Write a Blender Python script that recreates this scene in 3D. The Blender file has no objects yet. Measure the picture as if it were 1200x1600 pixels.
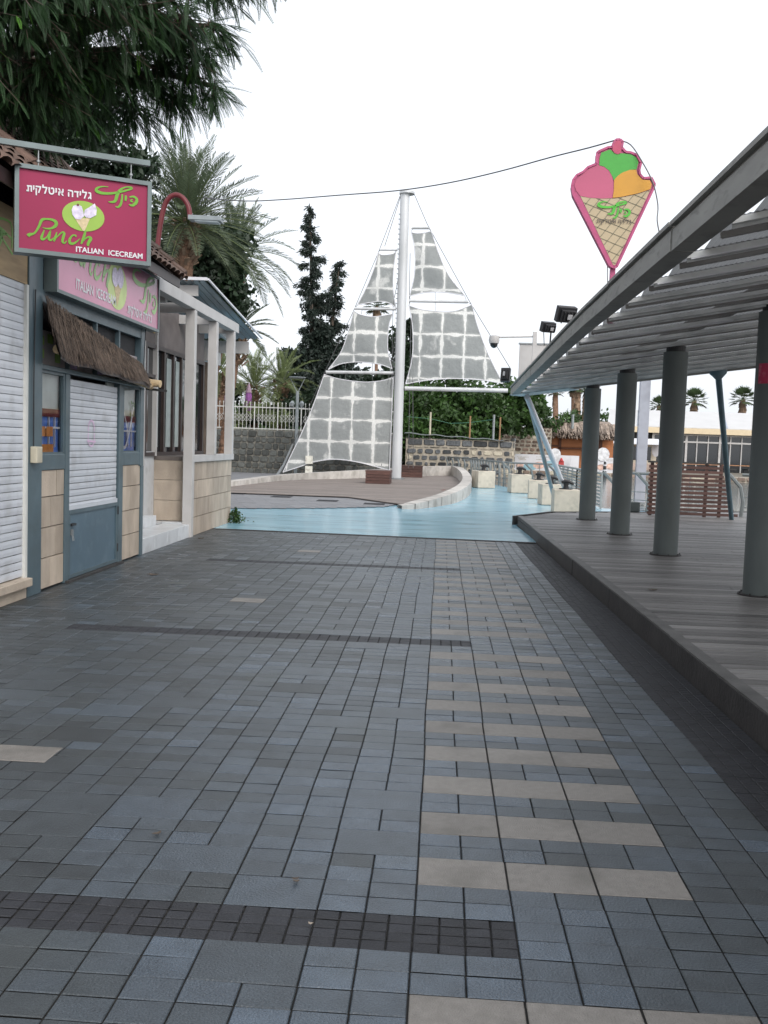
import bpy, math, random
from mathutils import Vector, Matrix
R_ = math.radians
random.seed(7)
SC = bpy.context.scene
COL = SC.collection

# ------------------------------------------------------------------ camera
EYE = Vector((0, 0, 1.6))
FPX = 1500.0                                   # focal length in pixels of the 1200 x 1600 photograph
cam_d = bpy.data.cameras.new('camera')
cam = bpy.data.objects.new('camera', cam_d); COL.objects.link(cam)
cam_d.sensor_fit = 'VERTICAL'; cam_d.sensor_height = 36.0; cam_d.sensor_width = 27.0
cam_d.lens = 36.0 * FPX / 1600.0
cam_d.clip_start = 0.05; cam_d.clip_end = 2000
RC = (Matrix.Rotation(math.atan(86 / FPX), 3, 'Z') @ Matrix.Rotation(math.pi / 2 - math.atan(107 / FPX), 3, 'X')
      @ Matrix.Rotation(0.033, 3, 'Z'))
cam.matrix_world = Matrix.Translation(EYE) @ RC.to_4x4()
SC.camera = cam

# ------------------------------------------------------------------ sky and sun
w = bpy.data.worlds.new('World'); SC.world = w; w.use_nodes = True
nt = w.node_tree; nt.nodes.clear()
sky = nt.nodes.new('ShaderNodeTexSky'); sky.sky_type = 'NISHITA'; sky.sun_disc = False
SUN_EL, SUN_ROT = R_(38), R_(150)
sky.sun_elevation = SUN_EL; sky.sun_rotation = SUN_ROT
sky.air_density = 1.0; sky.dust_density = 5.0; sky.ozone_density = 1.0
hs = nt.nodes.new('ShaderNodeHueSaturation'); hs.inputs['Saturation'].default_value = 0.30
mxs = nt.nodes.new('ShaderNodeMixRGB'); mxs.inputs[0].default_value = 0.55
mxs.inputs[2].default_value = (8.2, 8.6, 9.2, 1)       # even cloud deck
bg = nt.nodes.new('ShaderNodeBackground'); bg.inputs[1].default_value = 0.10
wo = nt.nodes.new('ShaderNodeOutputWorld')
nt.links.new(sky.outputs[0], hs.inputs['Color']); nt.links.new(hs.outputs[0], mxs.inputs[1])
nt.links.new(mxs.outputs[0], bg.inputs[0]); nt.links.new(bg.outputs[0], wo.inputs[0])
sd = bpy.data.lights.new('sun', 'SUN'); sd.energy = 0.5; sd.angle = R_(25); sd.color = (1, .96, .9)
so = bpy.data.objects.new('sun', sd); COL.objects.link(so)
sdir = Vector((math.sin(SUN_ROT) * math.cos(SUN_EL), math.cos(SUN_ROT) * math.cos(SUN_EL), math.sin(SUN_EL)))
so.rotation_euler = sdir.to_track_quat('Z', 'Y').to_euler()
SC.view_settings.view_transform = 'Standard'; SC.view_settings.look = 'None'
SC.view_settings.gamma = 1; SC.view_settings.exposure = 0.92; SC.view_settings.use_curve_mapping = False
SC.cycles.max_bounces = 6; SC.cycles.transparent_max_bounces = 12

# ------------------------------------------------------------------ helpers
def ray(px, py):
    return RC @ Vector(((px - 600) / FPX, -(py - 800) / FPX, -1))
def at(px, py, Y):                              # point seen at that spot of the photo, Y metres ahead
    d = ray(px, py); return EYE + d * (Y / d.y)
def atX(px, py, X):
    d = ray(px, py); return EYE + d * (X / d.x)
def gz(px, py, z=0.0):
    d = ray(px, py); return EYE + d * ((z - EYE.z) / d.z)
def onplane(px, py, p0, n):
    d = ray(px, py); return EYE + d * ((p0 - EYE).dot(n) / d.dot(n))
V = Vector
ORG = {}

def tag(o, label=None, cat=None, group=None, kind=None):
    if label: o['label'] = label
    if cat: o['category'] = cat
    if group: o['group'] = group
    if kind: o['kind'] = kind
    return o
def thing(name, label, cat, loc=(0, 0, 0), group=None):
    o = bpy.data.objects.new(name, None); COL.objects.link(o)
    o.location = loc; o.empty_display_size = .2
    ORG[o.name] = V(loc)
    return tag(o, label, cat, group)
def copy_tree(o, parent=None):
    c = o.copy(); COL.objects.link(c)
    if parent is not None: c.parent = parent
    for ch in list(o.children): copy_tree(ch, c)
    return c

class MB:
    def __init__(s): s.v = []; s.f = []; s.t = []
    def face(s, pts, tone=.5):
        n = len(s.v); s.v += [tuple(p) for p in pts]; s.f.append(tuple(range(n, n + len(pts)))); s.t.append(tone); return s
    def box(s, x0, x1, y0, y1, z0, z1, tone=.5):
        return s.obox(V(((x0 + x1) / 2, (y0 + y1) / 2, (z0 + z1) / 2)), V((abs(x1 - x0) / 2, 0, 0)), V((0, abs(y1 - y0) / 2, 0)), V((0, 0, abs(z1 - z0) / 2)), tone)
    def obox(s, c, a, b, d, tone=.5):
        n = len(s.v); c = V(c)
        for i, j, k in ((-1,-1,-1),(1,-1,-1),(1,1,-1),(-1,1,-1),(-1,-1,1),(1,-1,1),(1,1,1),(-1,1,1)):
            s.v.append(tuple(c + a * i + b * j + d * k))
        for q in ((0,3,2,1),(4,5,6,7),(0,1,5,4),(1,2,6,5),(2,3,7,6),(3,0,4,7)):
            s.f.append(tuple(n + x for x in q)); s.t.append(tone)
        return s
    def bar(s, p0, p1, w, h, up=V((0, 0, 1)), tone=.5):      # rectangular bar between two points
        p0, p1 = V(p0), V(p1); d = (p1 - p0); a = d.normalized()
        side = a.cross(up)
        if side.length < 1e-4: side = a.cross(V((1, 0, 0)))
        side.normalize(); u2 = side.cross(a).normalized()
        return s.obox((p0 + p1) / 2, d / 2, side * w / 2, u2 * h / 2, tone)
    def tube(s, pts, r, n=10, tone=.5, cap=True):
        pts = [V(p) for p in pts]
        rs = r if isinstance(r, (list, tuple)) else [r] * len(pts)
        base = len(s.v); prev = None
        for i, p in enumerate(pts):
            d = (pts[min(i + 1, len(pts) - 1)] - pts[max(i - 1, 0)]).normalized()
            if prev is None:
                a = d.orthogonal().normalized()
            else:
                a = (prev - d * prev.dot(d))
                a = a.normalized() if a.length > 1e-5 else d.orthogonal().normalized()
            prev = a; b = d.cross(a)
            for k in range(n):
                th = 2 * math.pi * k / n
                s.v.append(tuple(p + (a * math.cos(th) + b * math.sin(th)) * rs[i]))
        for i in range(len(pts) - 1):
            for k in range(n):
                q = base + i * n
                s.f.append((q + k, q + (k + 1) % n, q + n + (k + 1) % n, q + n + k)); s.t.append(tone)
        if cap:
            s.f.append(tuple(base + k for k in range(n))[::-1]); s.t.append(tone)
            q = base + (len(pts) - 1) * n
            s.f.append(tuple(q + k for k in range(n))); s.t.append(tone)
        return s
    def slab(s, poly, dvec, tone=.5):              # polygon extruded by dvec
        n = len(poly); b = len(s.v); dvec = V(dvec)
        s.v += [tuple(V(p)) for p in poly] + [tuple(V(p) + dvec) for p in poly]
        s.f.append(tuple(range(b, b + n))[::-1]); s.t.append(tone)
        s.f.append(tuple(range(b + n, b + 2 * n))); s.t.append(tone)
        for i in range(n):
            j = (i + 1) % n
            s.f.append((b + i, b + j, b + n + j, b + n + i)); s.t.append(tone)
        return s
    def stroke(s, pts, ws, O, U, W, N, th=.003, tone=.5):   # ribbon of varying width drawn in the plane O + U x + W y
        P = [V((p[0], p[1])) for p in pts]; L = []; Rr = []
        for i, p in enumerate(P):
            d = P[min(i + 1, len(P) - 1)] - P[max(i - 1, 0)]
            d = d.normalized() if d.length > 1e-6 else V((1, 0))
            nn = V((-d.y, d.x)) * ws[i] / 2
            L.append(p + nn); Rr.append(p - nn)
        g = lambda q: O + U * q.x + W * q.y
        for i in range(len(P) - 1):
            a, b, c, d = g(L[i]), g(L[i + 1]), g(Rr[i + 1]), g(Rr[i])
            off = N * (th + .0002 * (i % 2))
            s.face([a + off, b + off, c + off, d + off], tone)
        return s
    def build(s, name, m, parent=None, smooth=False, bevel=0, solid=0, kind=None):
        org = ORG[parent.name] if parent is not None else V((0, 0, 0))
        me = bpy.data.meshes.new(name)
        me.from_pydata([(x - org.x, y - org.y, z - org.z) for x, y, z in s.v], [], s.f)
        if any(t != .5 for t in s.t):
            a = me.attributes.new('tone', 'FLOAT', 'FACE'); a.data.foreach_set('value', s.t)
        else:
            a = me.attributes.new('tone', 'FLOAT', 'FACE'); a.data.foreach_set('value', [.5] * len(me.polygons))
        if smooth:
            me.polygons.foreach_set('use_smooth', [True] * len(me.polygons))
        if isinstance(m, (list, tuple)):
            for q in m: me.materials.append(q)
        else: me.materials.append(m)
        me.update()
        o = bpy.data.objects.new(name, me); COL.objects.link(o)
        if parent is not None: o.parent = parent
        ORG[o.name] = org
        if bevel:
            b = o.modifiers.new('bevel', 'BEVEL'); b.width = bevel; b.segments = 2; b.limit_method = 'ANGLE'; b.angle_limit = R_(40)
        if smooth:
            try:
                me.set_sharp_from_angle(angle=R_(45))
            except Exception: pass
        if kind: o['kind'] = kind
        return o

MATS = {}
def mat(name, col, rough=.6, metal=0, var=.15, scale=6, tone=0, bump=0, bscale=60, spec=.5, col2=None, detail=6,
        stretch=None, transl=0, coat=0, rvar=0, dirt=None, alpha=1):
    if name in MATS: return MATS[name]
    m = bpy.data.materials.new(name); m.use_nodes = True; MATS[name] = m
    n = m.node_tree.nodes; l = m.node_tree.links; p = n['Principled BSDF']
    tc = n.new('ShaderNodeTexCoord'); mp = n.new('ShaderNodeMapping'); l.new(tc.outputs['Object'], mp.inputs[0])
    if stretch: mp.inputs['Scale'].default_value = stretch
    nz = n.new('ShaderNodeTexNoise'); nz.inputs['Scale'].default_value = scale; nz.inputs['Detail'].default_value = detail
    l.new(mp.outputs[0], nz.inputs['Vector'])
    mr = n.new('ShaderNodeMapRange'); mr.inputs[1].default_value = .3; mr.inputs[2].default_value = .7
    l.new(nz.outputs[0], mr.inputs[0])
    mx = n.new('ShaderNodeMixRGB'); l.new(mr.outputs[0], mx.inputs[0])
    c = tuple(col)
    ca = tuple(max(0, x * (1 - var)) for x in c); cb = tuple(x * (1 + var) for x in c)
    if col2: ca, cb = c, tuple(col2)
    mx.inputs[1].default_value = (*ca, 1); mx.inputs[2].default_value = (*cb, 1)
    out = mx.outputs[0]
    if dirt:                                       # (colour, amount, scale): patchy stains
        n2 = n.new('ShaderNodeTexNoise'); n2.inputs['Scale'].default_value = dirt[2]; n2.inputs['Detail'].default_value = 8
        l.new(mp.outputs[0], n2.inputs['Vector'])
        r2 = n.new('ShaderNodeMapRange'); r2.inputs[1].default_value = .52; r2.inputs[2].default_value = .68
        r2.inputs[4].default_value = dirt[1]; l.new(n2.outputs[0], r2.inputs[0])
        m2 = n.new('ShaderNodeMixRGB'); l.new(r2.outputs[0], m2.inputs[0]); l.new(out, m2.inputs[1])
        m2.inputs[2].default_value = (*dirt[0], 1); out = m2.outputs[0]
    if tone:
        at_ = n.new('ShaderNodeAttribute'); at_.attribute_name = 'tone'
        ma = n.new('ShaderNodeMapRange'); ma.inputs[3].default_value = 1 - tone; ma.inputs[4].default_value = 1 + tone
        l.new(at_.outputs['Fac'], ma.inputs[0])
        vm = n.new('ShaderNodeVectorMath'); vm.operation = 'SCALE'
        l.new(out, vm.inputs[0]); l.new(ma.outputs[0], vm.inputs['Scale']); out = vm.outputs[0]
    l.new(out, p.inputs['Base Color'])
    p.inputs['Roughness'].default_value = rough; p.inputs['Metallic'].default_value = metal
    p.inputs['Specular IOR Level'].default_value = spec
    if rvar:
        rr = n.new('ShaderNodeMapRange'); rr.inputs[3].default_value = rough - rvar; rr.inputs[4].default_value = rough + rvar
        n3 = n.new('ShaderNodeTexNoise'); n3.inputs['Scale'].default_value = scale * 2.3; l.new(mp.outputs[0], n3.inputs['Vector'])
        l.new(n3.outputs[0], rr.inputs[0]); l.new(rr.outputs[0], p.inputs['Roughness'])
    if coat: p.inputs['Coat Weight'].default_value = coat
    if bump:
        nb = n.new('ShaderNodeTexNoise'); nb.inputs['Scale'].default_value = bscale; nb.inputs['Detail'].default_value = 5
        l.new(mp.outputs[0], nb.inputs['Vector'])
        bp = n.new('ShaderNodeBump'); bp.inputs['Strength'].default_value = bump; bp.inputs['Distance'].default_value = .02
        l.new(nb.outputs[0], bp.inputs['Height']); l.new(bp.outputs[0], p.inputs['Normal'])
    if transl:
        ts = n.new('ShaderNodeBsdfTranslucent'); l.new(out, ts.inputs[0])
        ms = n.new('ShaderNodeMixShader'); ms.inputs[0].default_value = transl
        l.new(p.outputs[0], ms.inputs[1]); l.new(ts.outputs[0], ms.inputs[2])
        l.new(ms.outputs[0], n['Material Output'].inputs[0])
    return m

M_stone = mat('paving_stone', (.055, .0635, .072), .37, var=.18, scale=9, tone=.58, bump=.25, bscale=120, spec=.62, rvar=.08, dirt=((.055, .060, .058), .5, 1.3))
def two_kind_sheen_paver(m):
    n = m.node_tree.nodes; l = m.node_tree.links; p = n['Principled BSDF']
    at_ = n.new('ShaderNodeAttribute'); at_.attribute_name = 'tone'
    r_ = n.new('ShaderNodeMapRange'); r_.inputs[1].default_value = .30; r_.inputs[2].default_value = .72; l.new(at_.outputs['Fac'], r_.inputs[0])
    old = p.inputs['Base Color'].links[0].from_socket
    mu = n.new('ShaderNodeMixRGB'); mu.inputs[1].default_value = (.96, 1.0, .97, 1); mu.inputs[2].default_value = (.98, 1.13, 1.30, 1); l.new(r_.outputs[0], mu.inputs[0])  # bluer tint of high-tone stones stands in for sky reflection
    m2 = n.new('ShaderNodeMixRGB'); m2.blend_type = 'MULTIPLY'; m2.inputs[0].default_value = 1; l.new(old, m2.inputs[1]); l.new(mu.outputs[0], m2.inputs[2])
    # trodden gum and oil spots
    tc = n.new('ShaderNodeTexCoord'); vo = n.new('ShaderNodeTexVoronoi'); vo.inputs['Scale'].default_value = 2.2; vo.inputs['Randomness'].default_value = 1
    l.new(tc.outputs['Object'], vo.inputs['Vector']); nz = n.new('ShaderNodeTexNoise'); nz.inputs['Scale'].default_value = 30; l.new(tc.outputs['Object'], nz.inputs['Vector'])
    ad = n.new('ShaderNodeMath'); ad.operation = 'MULTIPLY_ADD'; ad.inputs[1].default_value = .05; l.new(nz.outputs[0], ad.inputs[0]); l.new(vo.outputs['Distance'], ad.inputs[2])
    mr = n.new('ShaderNodeMapRange'); mr.inputs[1].default_value = .055; mr.inputs[2].default_value = .075; mr.inputs[3].default_value = .55; mr.inputs[4].default_value = 1; l.new(ad.outputs[0], mr.inputs[0])
    sc = n.new('ShaderNodeVectorMath'); sc.operation = 'SCALE'; l.new(m2.outputs[0], sc.inputs[0]); l.new(mr.outputs[0], sc.inputs['Scale'])
    # fine speckle of the exposed aggregate
    n3 = n.new('ShaderNodeTexNoise'); n3.inputs['Scale'].default_value = 220; n3.inputs['Detail'].default_value = 2; l.new(tc.outputs['Object'], n3.inputs['Vector'])
    m3 = n.new('ShaderNodeMapRange'); m3.inputs[1].default_value = .35; m3.inputs[2].default_value = .65; m3.inputs[3].default_value = .72; m3.inputs[4].default_value = 1.28; l.new(n3.outputs[0], m3.inputs[0])
    s2 = n.new('ShaderNodeVectorMath'); s2.operation = 'SCALE'; l.new(sc.outputs[0], s2.inputs[0]); l.new(m3.outputs[0], s2.inputs['Scale'])
    l.new(s2.outputs[0], p.inputs['Base Color'])
    rr = n.new('ShaderNodeMapRange'); rr.inputs[3].default_value = .42; rr.inputs[4].default_value = .24; l.new(r_.outputs[0], rr.inputs[0]); l.new(rr.outputs[0], p.inputs['Roughness'])
two_kind_sheen_paver(M_stone)
M_band = mat('dark_paver', (.021, .022, .027), .55, var=.2, scale=14, tone=.35, bump=.3, bscale=120)
M_beige = mat('beige_paver', (.205, .188, .170), .42, var=.12, scale=30, tone=.18, bump=.3, bscale=160, dirt=((.13, .12, .105), .7, 4))
M_joint = mat('joint_sand', (.05, .048, .045), .95, var=.3, scale=20)
M_ground = mat('ground_earth', (.16, .14, .11), .95, var=.25, scale=.6, bump=.4, bscale=8)
M_plank = mat('weathered_plank', (.18, .172, .167), .46, var=.26, scale=3, tone=.5, stretch=(.6, 9, 9), bump=.35, bscale=26, spec=.4)
M_kerb = mat('dark_kerb_board', (.036, .033, .032), .6, var=.3, scale=4, bump=.3, bscale=30)
M_concrete = mat('column_concrete', (.105, .122, .12), .62, var=.14, scale=3, stretch=(1, 1, .4), bump=.15, bscale=60, dirt=((.07, .08, .08), .5, 1.2))
M_galv = mat('galvanised_steel', (.30, .32, .33), .42, metal=.55, var=.15, scale=5, dirt=((.16, .16, .155), .6, 2.5), rvar=.08)
M_edge = mat('edge_beam_paint', (.27, .268, .25), .55, metal=.1, var=.14, scale=2.5, stretch=(1, 1, 4), dirt=((.13, .13, .12), .7, 5))
M_sheet = mat('canopy_sheet', (.27, .258, .25), .6, metal=.2, var=.2, scale=2)
_n = M_sheet.node_tree.nodes; _l = M_sheet.node_tree.links            # finely perforated sheet: a share of it is holes
_t = _n.new('ShaderNodeBsdfTransparent'); _m = _n.new('ShaderNodeMixShader'); _m.inputs[0].default_value = .13
_l.new(_n['Principled BSDF'].outputs[0], _m.inputs[1]); _l.new(_t.outputs[0], _m.inputs[2]); _l.new(_m.outputs[0], _n['Material Output'].inputs[0])
M_mast = mat('mast_steel', (.58, .59, .60), .40, metal=.15, var=.1, scale=1.5, stretch=(1, 1, .2), dirt=((.33, .34, .34), .6, 1.2))
M_cable = mat('wire', (.12, .12, .125), .5, metal=.4)
M_black = mat('black_metal', (.018, .018, .02), .45, var=.2)
M_bgframe = mat('bluegrey_paint', (.072, .110, .130), .42, var=.12, scale=3, dirt=((.06, .085, .095), .5, 5), coat=.1, rvar=.1)
M_bgdoor = mat('bluegrey_door', (.075, .125, .165), .40, var=.10, scale=2.5, dirt=((.15, .21, .25), .35, 6))
M_shutter = mat('white_shutter', (.56, .585, .63), .42, var=.05, scale=3, dirt=((.34, .34, .35), .5, 3.2))
M_stonewall = mat('limestone_cladding', (.43, .36, .29), .8, var=.16, scale=5, tone=.16, stretch=(1, 1, .45), bump=.3, bscale=70, dirt=((.30, .24, .18), .4, 3))
M_plaster = mat('white_paint', (.50, .485, .475), .5, var=.06, scale=3, dirt=((.38, .365, .35), .4, 2.5))
M_tilestep = mat('white_step_tile', (.60, .62, .64), .35, var=.08, scale=4, tone=.1, dirt=((.33, .33, .33), .5, 4))
M_plywood = mat('plywood', (.38, .27, .15), .7, var=.2, scale=4, stretch=(1, .5, 3), dirt=((.2, .13, .07), .5, 3))
M_rooftile = mat('clay_tile', (.125, .078, .06), .8, var=.35, scale=7, tone=.35, bump=.4, bscale=40, dirt=((.08, .07, .06), .6, 2))
M_dark = mat('dark_interior', (.02, .02, .022), .8)
M_brownframe = mat('brown_window_frame', (.035, .022, .02), .45, var=.2)
M_thatch = mat('thatch', (.112, .080, .060), .95, var=.35, scale=12, tone=.5, bump=.5, bscale=80)
M_log = mat('log_end', (.55, .42, .26), .8, var=.2, scale=20)
M_magenta = mat('sign_magenta', (.30, .018, .075), .5, var=.06, scale=2, spec=.3)
M_pinkbox = mat('sign_faded_pink', (.52, .20, .31), .35, var=.14, scale=1.4, coat=.2)
M_green = mat('logo_green', (.13, .36, .012), .45, var=.06)
M_lime = mat('oval_lime', (.27, .44, .05), .45, var=.06)
M_white = mat('lettering_white', (.66, .66, .69), .5, var=.03)
M_signframe = mat('sign_frame', (.13, .165, .17), .4, metal=.2, var=.15, scale=4)
M_red = mat('red_paint', (.13, .012, .017), .4, var=.12)
M_redpipe = M_red
M_lampgrey = mat('lamp_grey', (.28, .31, .32), .4, metal=.3)
M_glass = mat('window_glass', (.015, .018, .022), .06, spec=.9, var=.05)
M_blue = mat('blue_ground_paint', (.27, .49, .60), .2, var=.10, scale=.8, stretch=(.5, 2.2, 1), spec=.6, bump=.06, bscale=6, rvar=.1,
             dirt=((.20, .33, .39), .6, 1.9))
M_plaza = mat('plaza_paver', (.20, .20, .21), .6, var=.1, scale=6, tone=.2)
M_curb = mat('curb_stone', (.50, .47, .435), .7, var=.14, scale=4, tone=.16, dirt=((.30, .275, .24), .65, 2.4), bump=.3)
M_plat = mat('platform_planks', (.20, .168, .150), .65, var=.22, scale=2, stretch=(.4, 7, 7), tone=.22)
M_boxwood = mat('brown_box_wood', (.085, .04, .032), .6, var=.3, scale=6, stretch=(1, 1, 8), tone=.3)
M_bollard = mat('bollard_concrete', (.55, .49, .40), .75, var=.1, scale=4, dirt=((.33, .30, .245), .65, 3.2), bump=.35)
M_basalt = mat('basalt_block', (.085, .09, .095), .85, var=.35, scale=9, tone=.6, bump=.6, bscale=30)
M_basaltgreen = mat('dark_basalt_block', (.10, .105, .098), .85, var=.3, scale=9, tone=.45, bump=.6, bscale=30)
M_mortar = mat('pale_mortar', (.40, .355, .29), .9, var=.2, scale=6, bump=.4)
M_mortardark = mat('grey_mortar', (.20, .19, .165), .9, var=.25, scale=5, bump=.4)
M_palestone = mat('pale_wall_stone', (.52, .47, .37), .85, var=.15, scale=6)
M_fence = mat('cream_iron', (.60, .60, .57), .5, var=.08)
M_leafA = mat('feather_leaf', (.036, .084, .030), .5, var=.35, scale=1.2, tone=.6, transl=.33)
M_leafA2 = mat('young_feather_leaf', (.09, .24, .03), .5, var=.2, scale=2, tone=.3, transl=.45)
M_leafB = mat('dark_leaf', (.020, .040, .018), .55, var=.4, scale=.8, tone=.55, transl=.15)
M_leafC = mat('green_leaf', (.045, .095, .022), .5, var=.35, scale=.5, tone=.6, transl=.25)
M_leafD = mat('conifer_needle', (.022, .036, .027), .6, var=.3, scale=.8, tone=.5, transl=.1)
M_palm = mat('date_palm_leaf', (.098, .128, .074), .5, var=.25, scale=.8, tone=.45, transl=.25)
M_palmy = mat('low_palm_leaf', (.17, .21, .09), .5, var=.3, scale=.8, tone=.45, transl=.3)
M_fan = mat('fan_palm_leaf', (.065, .10, .045), .5, var=.3, scale=1, tone=.5, transl=.2)
M_skirt = mat('dead_palm_skirt', (.22, .15, .10), .9, var=.3, scale=3, tone=.4)
M_bark = mat('bark', (.085, .065, .05), .9, var=.3, scale=8, stretch=(1, 1, .3), bump=.6, bscale=20)
M_palmbark = mat('palm_bark', (.22, .13, .085), .9, var=.35, scale=8, tone=.3, bump=.7, bscale=20)

def text_mb(body, O, U, W, N, size, shear=0, bold=0, th=.004, width=None, spacing=1.0, align='LEFT'):
    cu = bpy.data.curves.new('lettering_curve', 'FONT'); cu.body = body; cu.size = size; cu.shear = shear
    cu.offset = bold; cu.align_x = align; cu.space_character = spacing; cu.resolution_u = 4
    cu.extrude = .0008
    o = bpy.data.objects.new('lettering_curve', cu); COL.objects.link(o)
    dg = bpy.context.evaluated_depsgraph_get()
    me = bpy.data.meshes.new_from_object(o.evaluated_get(dg))
    mb = MB()
    xs = [v.co.x for v in me.vertices]
    k = 1.0
    if width and xs:
        k = width / max(1e-6, max(xs) - min(xs))
    x0 = min(xs) if xs else 0
    for v in me.vertices:
        mb.v.append(tuple(O + U * ((v.co.x - x0) * k if width else v.co.x) + W * v.co.y + N * (th + v.co.z)))
    for p in me.polygons:
        mb.f.append(tuple(p.vertices)); mb.t.append(.5)
    COL.objects.unlink(o); bpy.data.objects.remove(o); bpy.data.curves.remove(cu); bpy.data.meshes.remove(me)
    return mb
def heb(word, O, U, W, N, size, width, bold=.002, th=.004):
    """right-to-left word set letter by letter"""
    out = MB(); x = 0; gs = []
    for ch in word[::-1]:
        if ch == ' ': x += size * .30; continue
        if ch in 'דת':                              # plain strokes for these two letters
            t_ = .085 * size + 2 * bold; hh = .575 * size; g_ = MB(); bx = lambda a, b, c, d: g_.box(a, b, c, d, 0, .0016)
            if ch == 'ד': w_ = .46 * size; bx(0, w_, hh - t_, hh); bx(w_ - t_ - .05 * size, w_ - .05 * size, 0, hh - t_)
            else: w_ = .56 * size; bx(.05 * size, w_, hh - t_, hh); bx(w_ - t_, w_, 0, hh - t_); bx(.12 * size, .12 * size + t_, t_, hh - t_); bx(0, .12 * size + t_, 0, t_)
        else: g_ = text_mb(ch, V((0, 0, 0)), V((1, 0, 0)), V((0, 1, 0)), V((0, 0, 1)), size, bold=bold, th=0)
        xs = [v[0] for v in g_.v]; a, b = min(xs), max(xs)
        g_.v = [(v[0] - a + x, v[1], v[2]) for v in g_.v]; gs.append(g_); x += (b - a) + size * .10
    k = width / x
    for g_ in gs:
        g_.v = [tuple(O + U * (v[0] * k) + W * v[1] + N * (th + v[2])) for v in g_.v]; add(out, g_)
    return out
def add(mb, other):
    n = len(mb.v); mb.v += other.v; mb.f += [tuple(i + n for i in f) for f in other.f]; mb.t += other.t
    return mb
def cr(pts, k=6):                                  # smooth curve through points of any dimension
    out = []; n = len(pts)
    for i in range(n - 1):
        p0, p1, p2, p3 = pts[max(i - 1, 0)], pts[i], pts[i + 1], pts[min(i + 2, n - 1)]
        for j in range(k):
            t = j / k
            out.append(tuple(.5 * (2 * b + (c - a) * t + (2 * a - 5 * b + 4 * c - d) * t * t + (3 * b - a - 3 * c + d) * t ** 3)
                             for a, b, c, d in zip(p0, p1, p2, p3)))
    out.append(tuple(pts[-1])); return out
rnd = random.random
def ru(a, b): return a + (b - a) * random.random()

# ================================================================== GROUND
g = MB(); g.face([(-400, -60, -.06), (400, -60, -.06), (400, 900, -.06), (-400, 900, -.06)])
g.build('ground', M_ground, kind='structure')
g = MB(); g.face([(-4.6, .2, -.014), (2.0, .2, -.014), (2.0, 16.9, -.014), (-4.6, 16.9, -.014)])
g.build('paving_bed', M_joint, kind='structure')

U_, V_ = .1665, .117
X0 = -.032
def stone(mb, x0, x1, y0, y1, tone, gx=.0025, gy=.0028, h=0, ch=.003):
    a, b, c, d = x0 + gx, x1 - gx, y0 + gy, y1 - gy
    tx, ty = ru(-.0008, .0008), ru(-.0008, .0008); h += ru(-.001, .001)
    n = len(mb.v)
    e = ch
    for (x, y, z) in ((a, c, h - ch - tx - ty), (b, c, h - ch + tx - ty), (b, d, h - ch + tx + ty), (a, d, h - ch - tx + ty),
                      (a + e, c + e, h - tx - ty), (b - e, c + e, h + tx - ty), (b - e, d - e, h + tx + ty), (a + e, d - e, h - tx + ty)):
        mb.v.append((x, y, z))
    for q in ((4, 5, 6, 7), (0, 1, 5, 4), (1, 2, 6, 5), (2, 3, 7, 6), (3, 0, 4, 7)):
        mb.f.append(tuple(n + i for i in q)); mb.t.append(tone)
def wob(x, y):
    return x + .0035 * math.sin(y * 1.9 + x * 7) + .002 * math.sin(y * 4.3 + x * 3)
pav = MB(); bnd = MB(); bei = MB()
Yb0 = 2.935 - 40 * V_
ncol_l, ncol_r = 25, 9
rows = int((16.62 - .3) / V_)
row0 = -int((2.935 - .3) / V_)
used = set()
def tone_at(x, y):
    # sky sheen painted as smoother, paler stones at centre right, duller left
    k = .42 + .24 * math.exp(-((x - .1 + .02 * y) / .75) ** 2) + .05 * math.sin(x * 2.1 + y * .8) - .08 * (x < -1.5)
    r = rnd()
    t = k + ru(-.11, .11)
    if r < .11: t += .2
    elif r < .2: t -= .16
    return min(1, max(0, t))
R0, R1 = row0, row0 + rows
for r in range(R0, R1):
    y0 = 2.935 + r * V_; y1 = y0 + V_
    m = r % 40
    for c in range(-ncol_l, ncol_r):
        if (r, c) in used: continue
        x0 = X0 + c * U_; x1 = x0 + U_
        if c >= 6:                                  # right of the beige ladder: narrower columns converge on the drain
            xr = 1.51 - .0128 * ((y0 + y1) / 2) ; xl = X0 + 6 * U_
            k = (xr - xl) / 3
            x0 = xl + (c - 6) * k; x1 = x0 + k
        if m in (0, 1) and c < 2 and (c > -19 or r < 30):
            if m == 0 and c % 1 == 0:
                for q in range(2):
                    for s_ in range(4):
                        a = x0 + q * U_ / 2; b = a + U_ / 2; yy = y0 + s_ * V_ / 2
                        stone(bnd, wob(a, yy), wob(b, yy), yy, yy + V_ / 2, ru(.2, .8), .0025, .0025, -.001)
            continue
        if 0 <= c < 6 and 4 <= m < 40 and m % 4 in (0, 1):
            if m % 4 == 0 and c % 2 == 0:
                stone(bei, wob(x0, y0), wob(x0 + 2 * U_, y0), y0, y0 + 2 * V_, ru(.1, .9), .0035, .002)
            continue
        if c % 2 == 0 and c != ncol_r - 1 and c < 5 and m % 2 == 0 and m not in (0, 39) and rnd() < (.17 if c < 0 else .035) \
                and not (0 <= c < 6 and not (m in (2, 3) or m % 4 in (2, 3))) and r + 1 < R1:
            ok = all((r + i, c + j) not in used for i in (0, 1) for j in (0, 1))
            if ok and not (c < 0 and c + 1 >= 0):
                for i in (0, 1):
                    for j in (0, 1): used.add((r + i, c + j))
                stone(pav, wob(x0, y0), wob(x0 + 2 * U_, y0), y0, y0 + 2 * V_, min(.62, tone_at(x0, y0)))
                continue
        stone(pav, wob(x0, y0), wob(x1, y0), y0, y1, tone_at(x0, y0))
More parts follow.
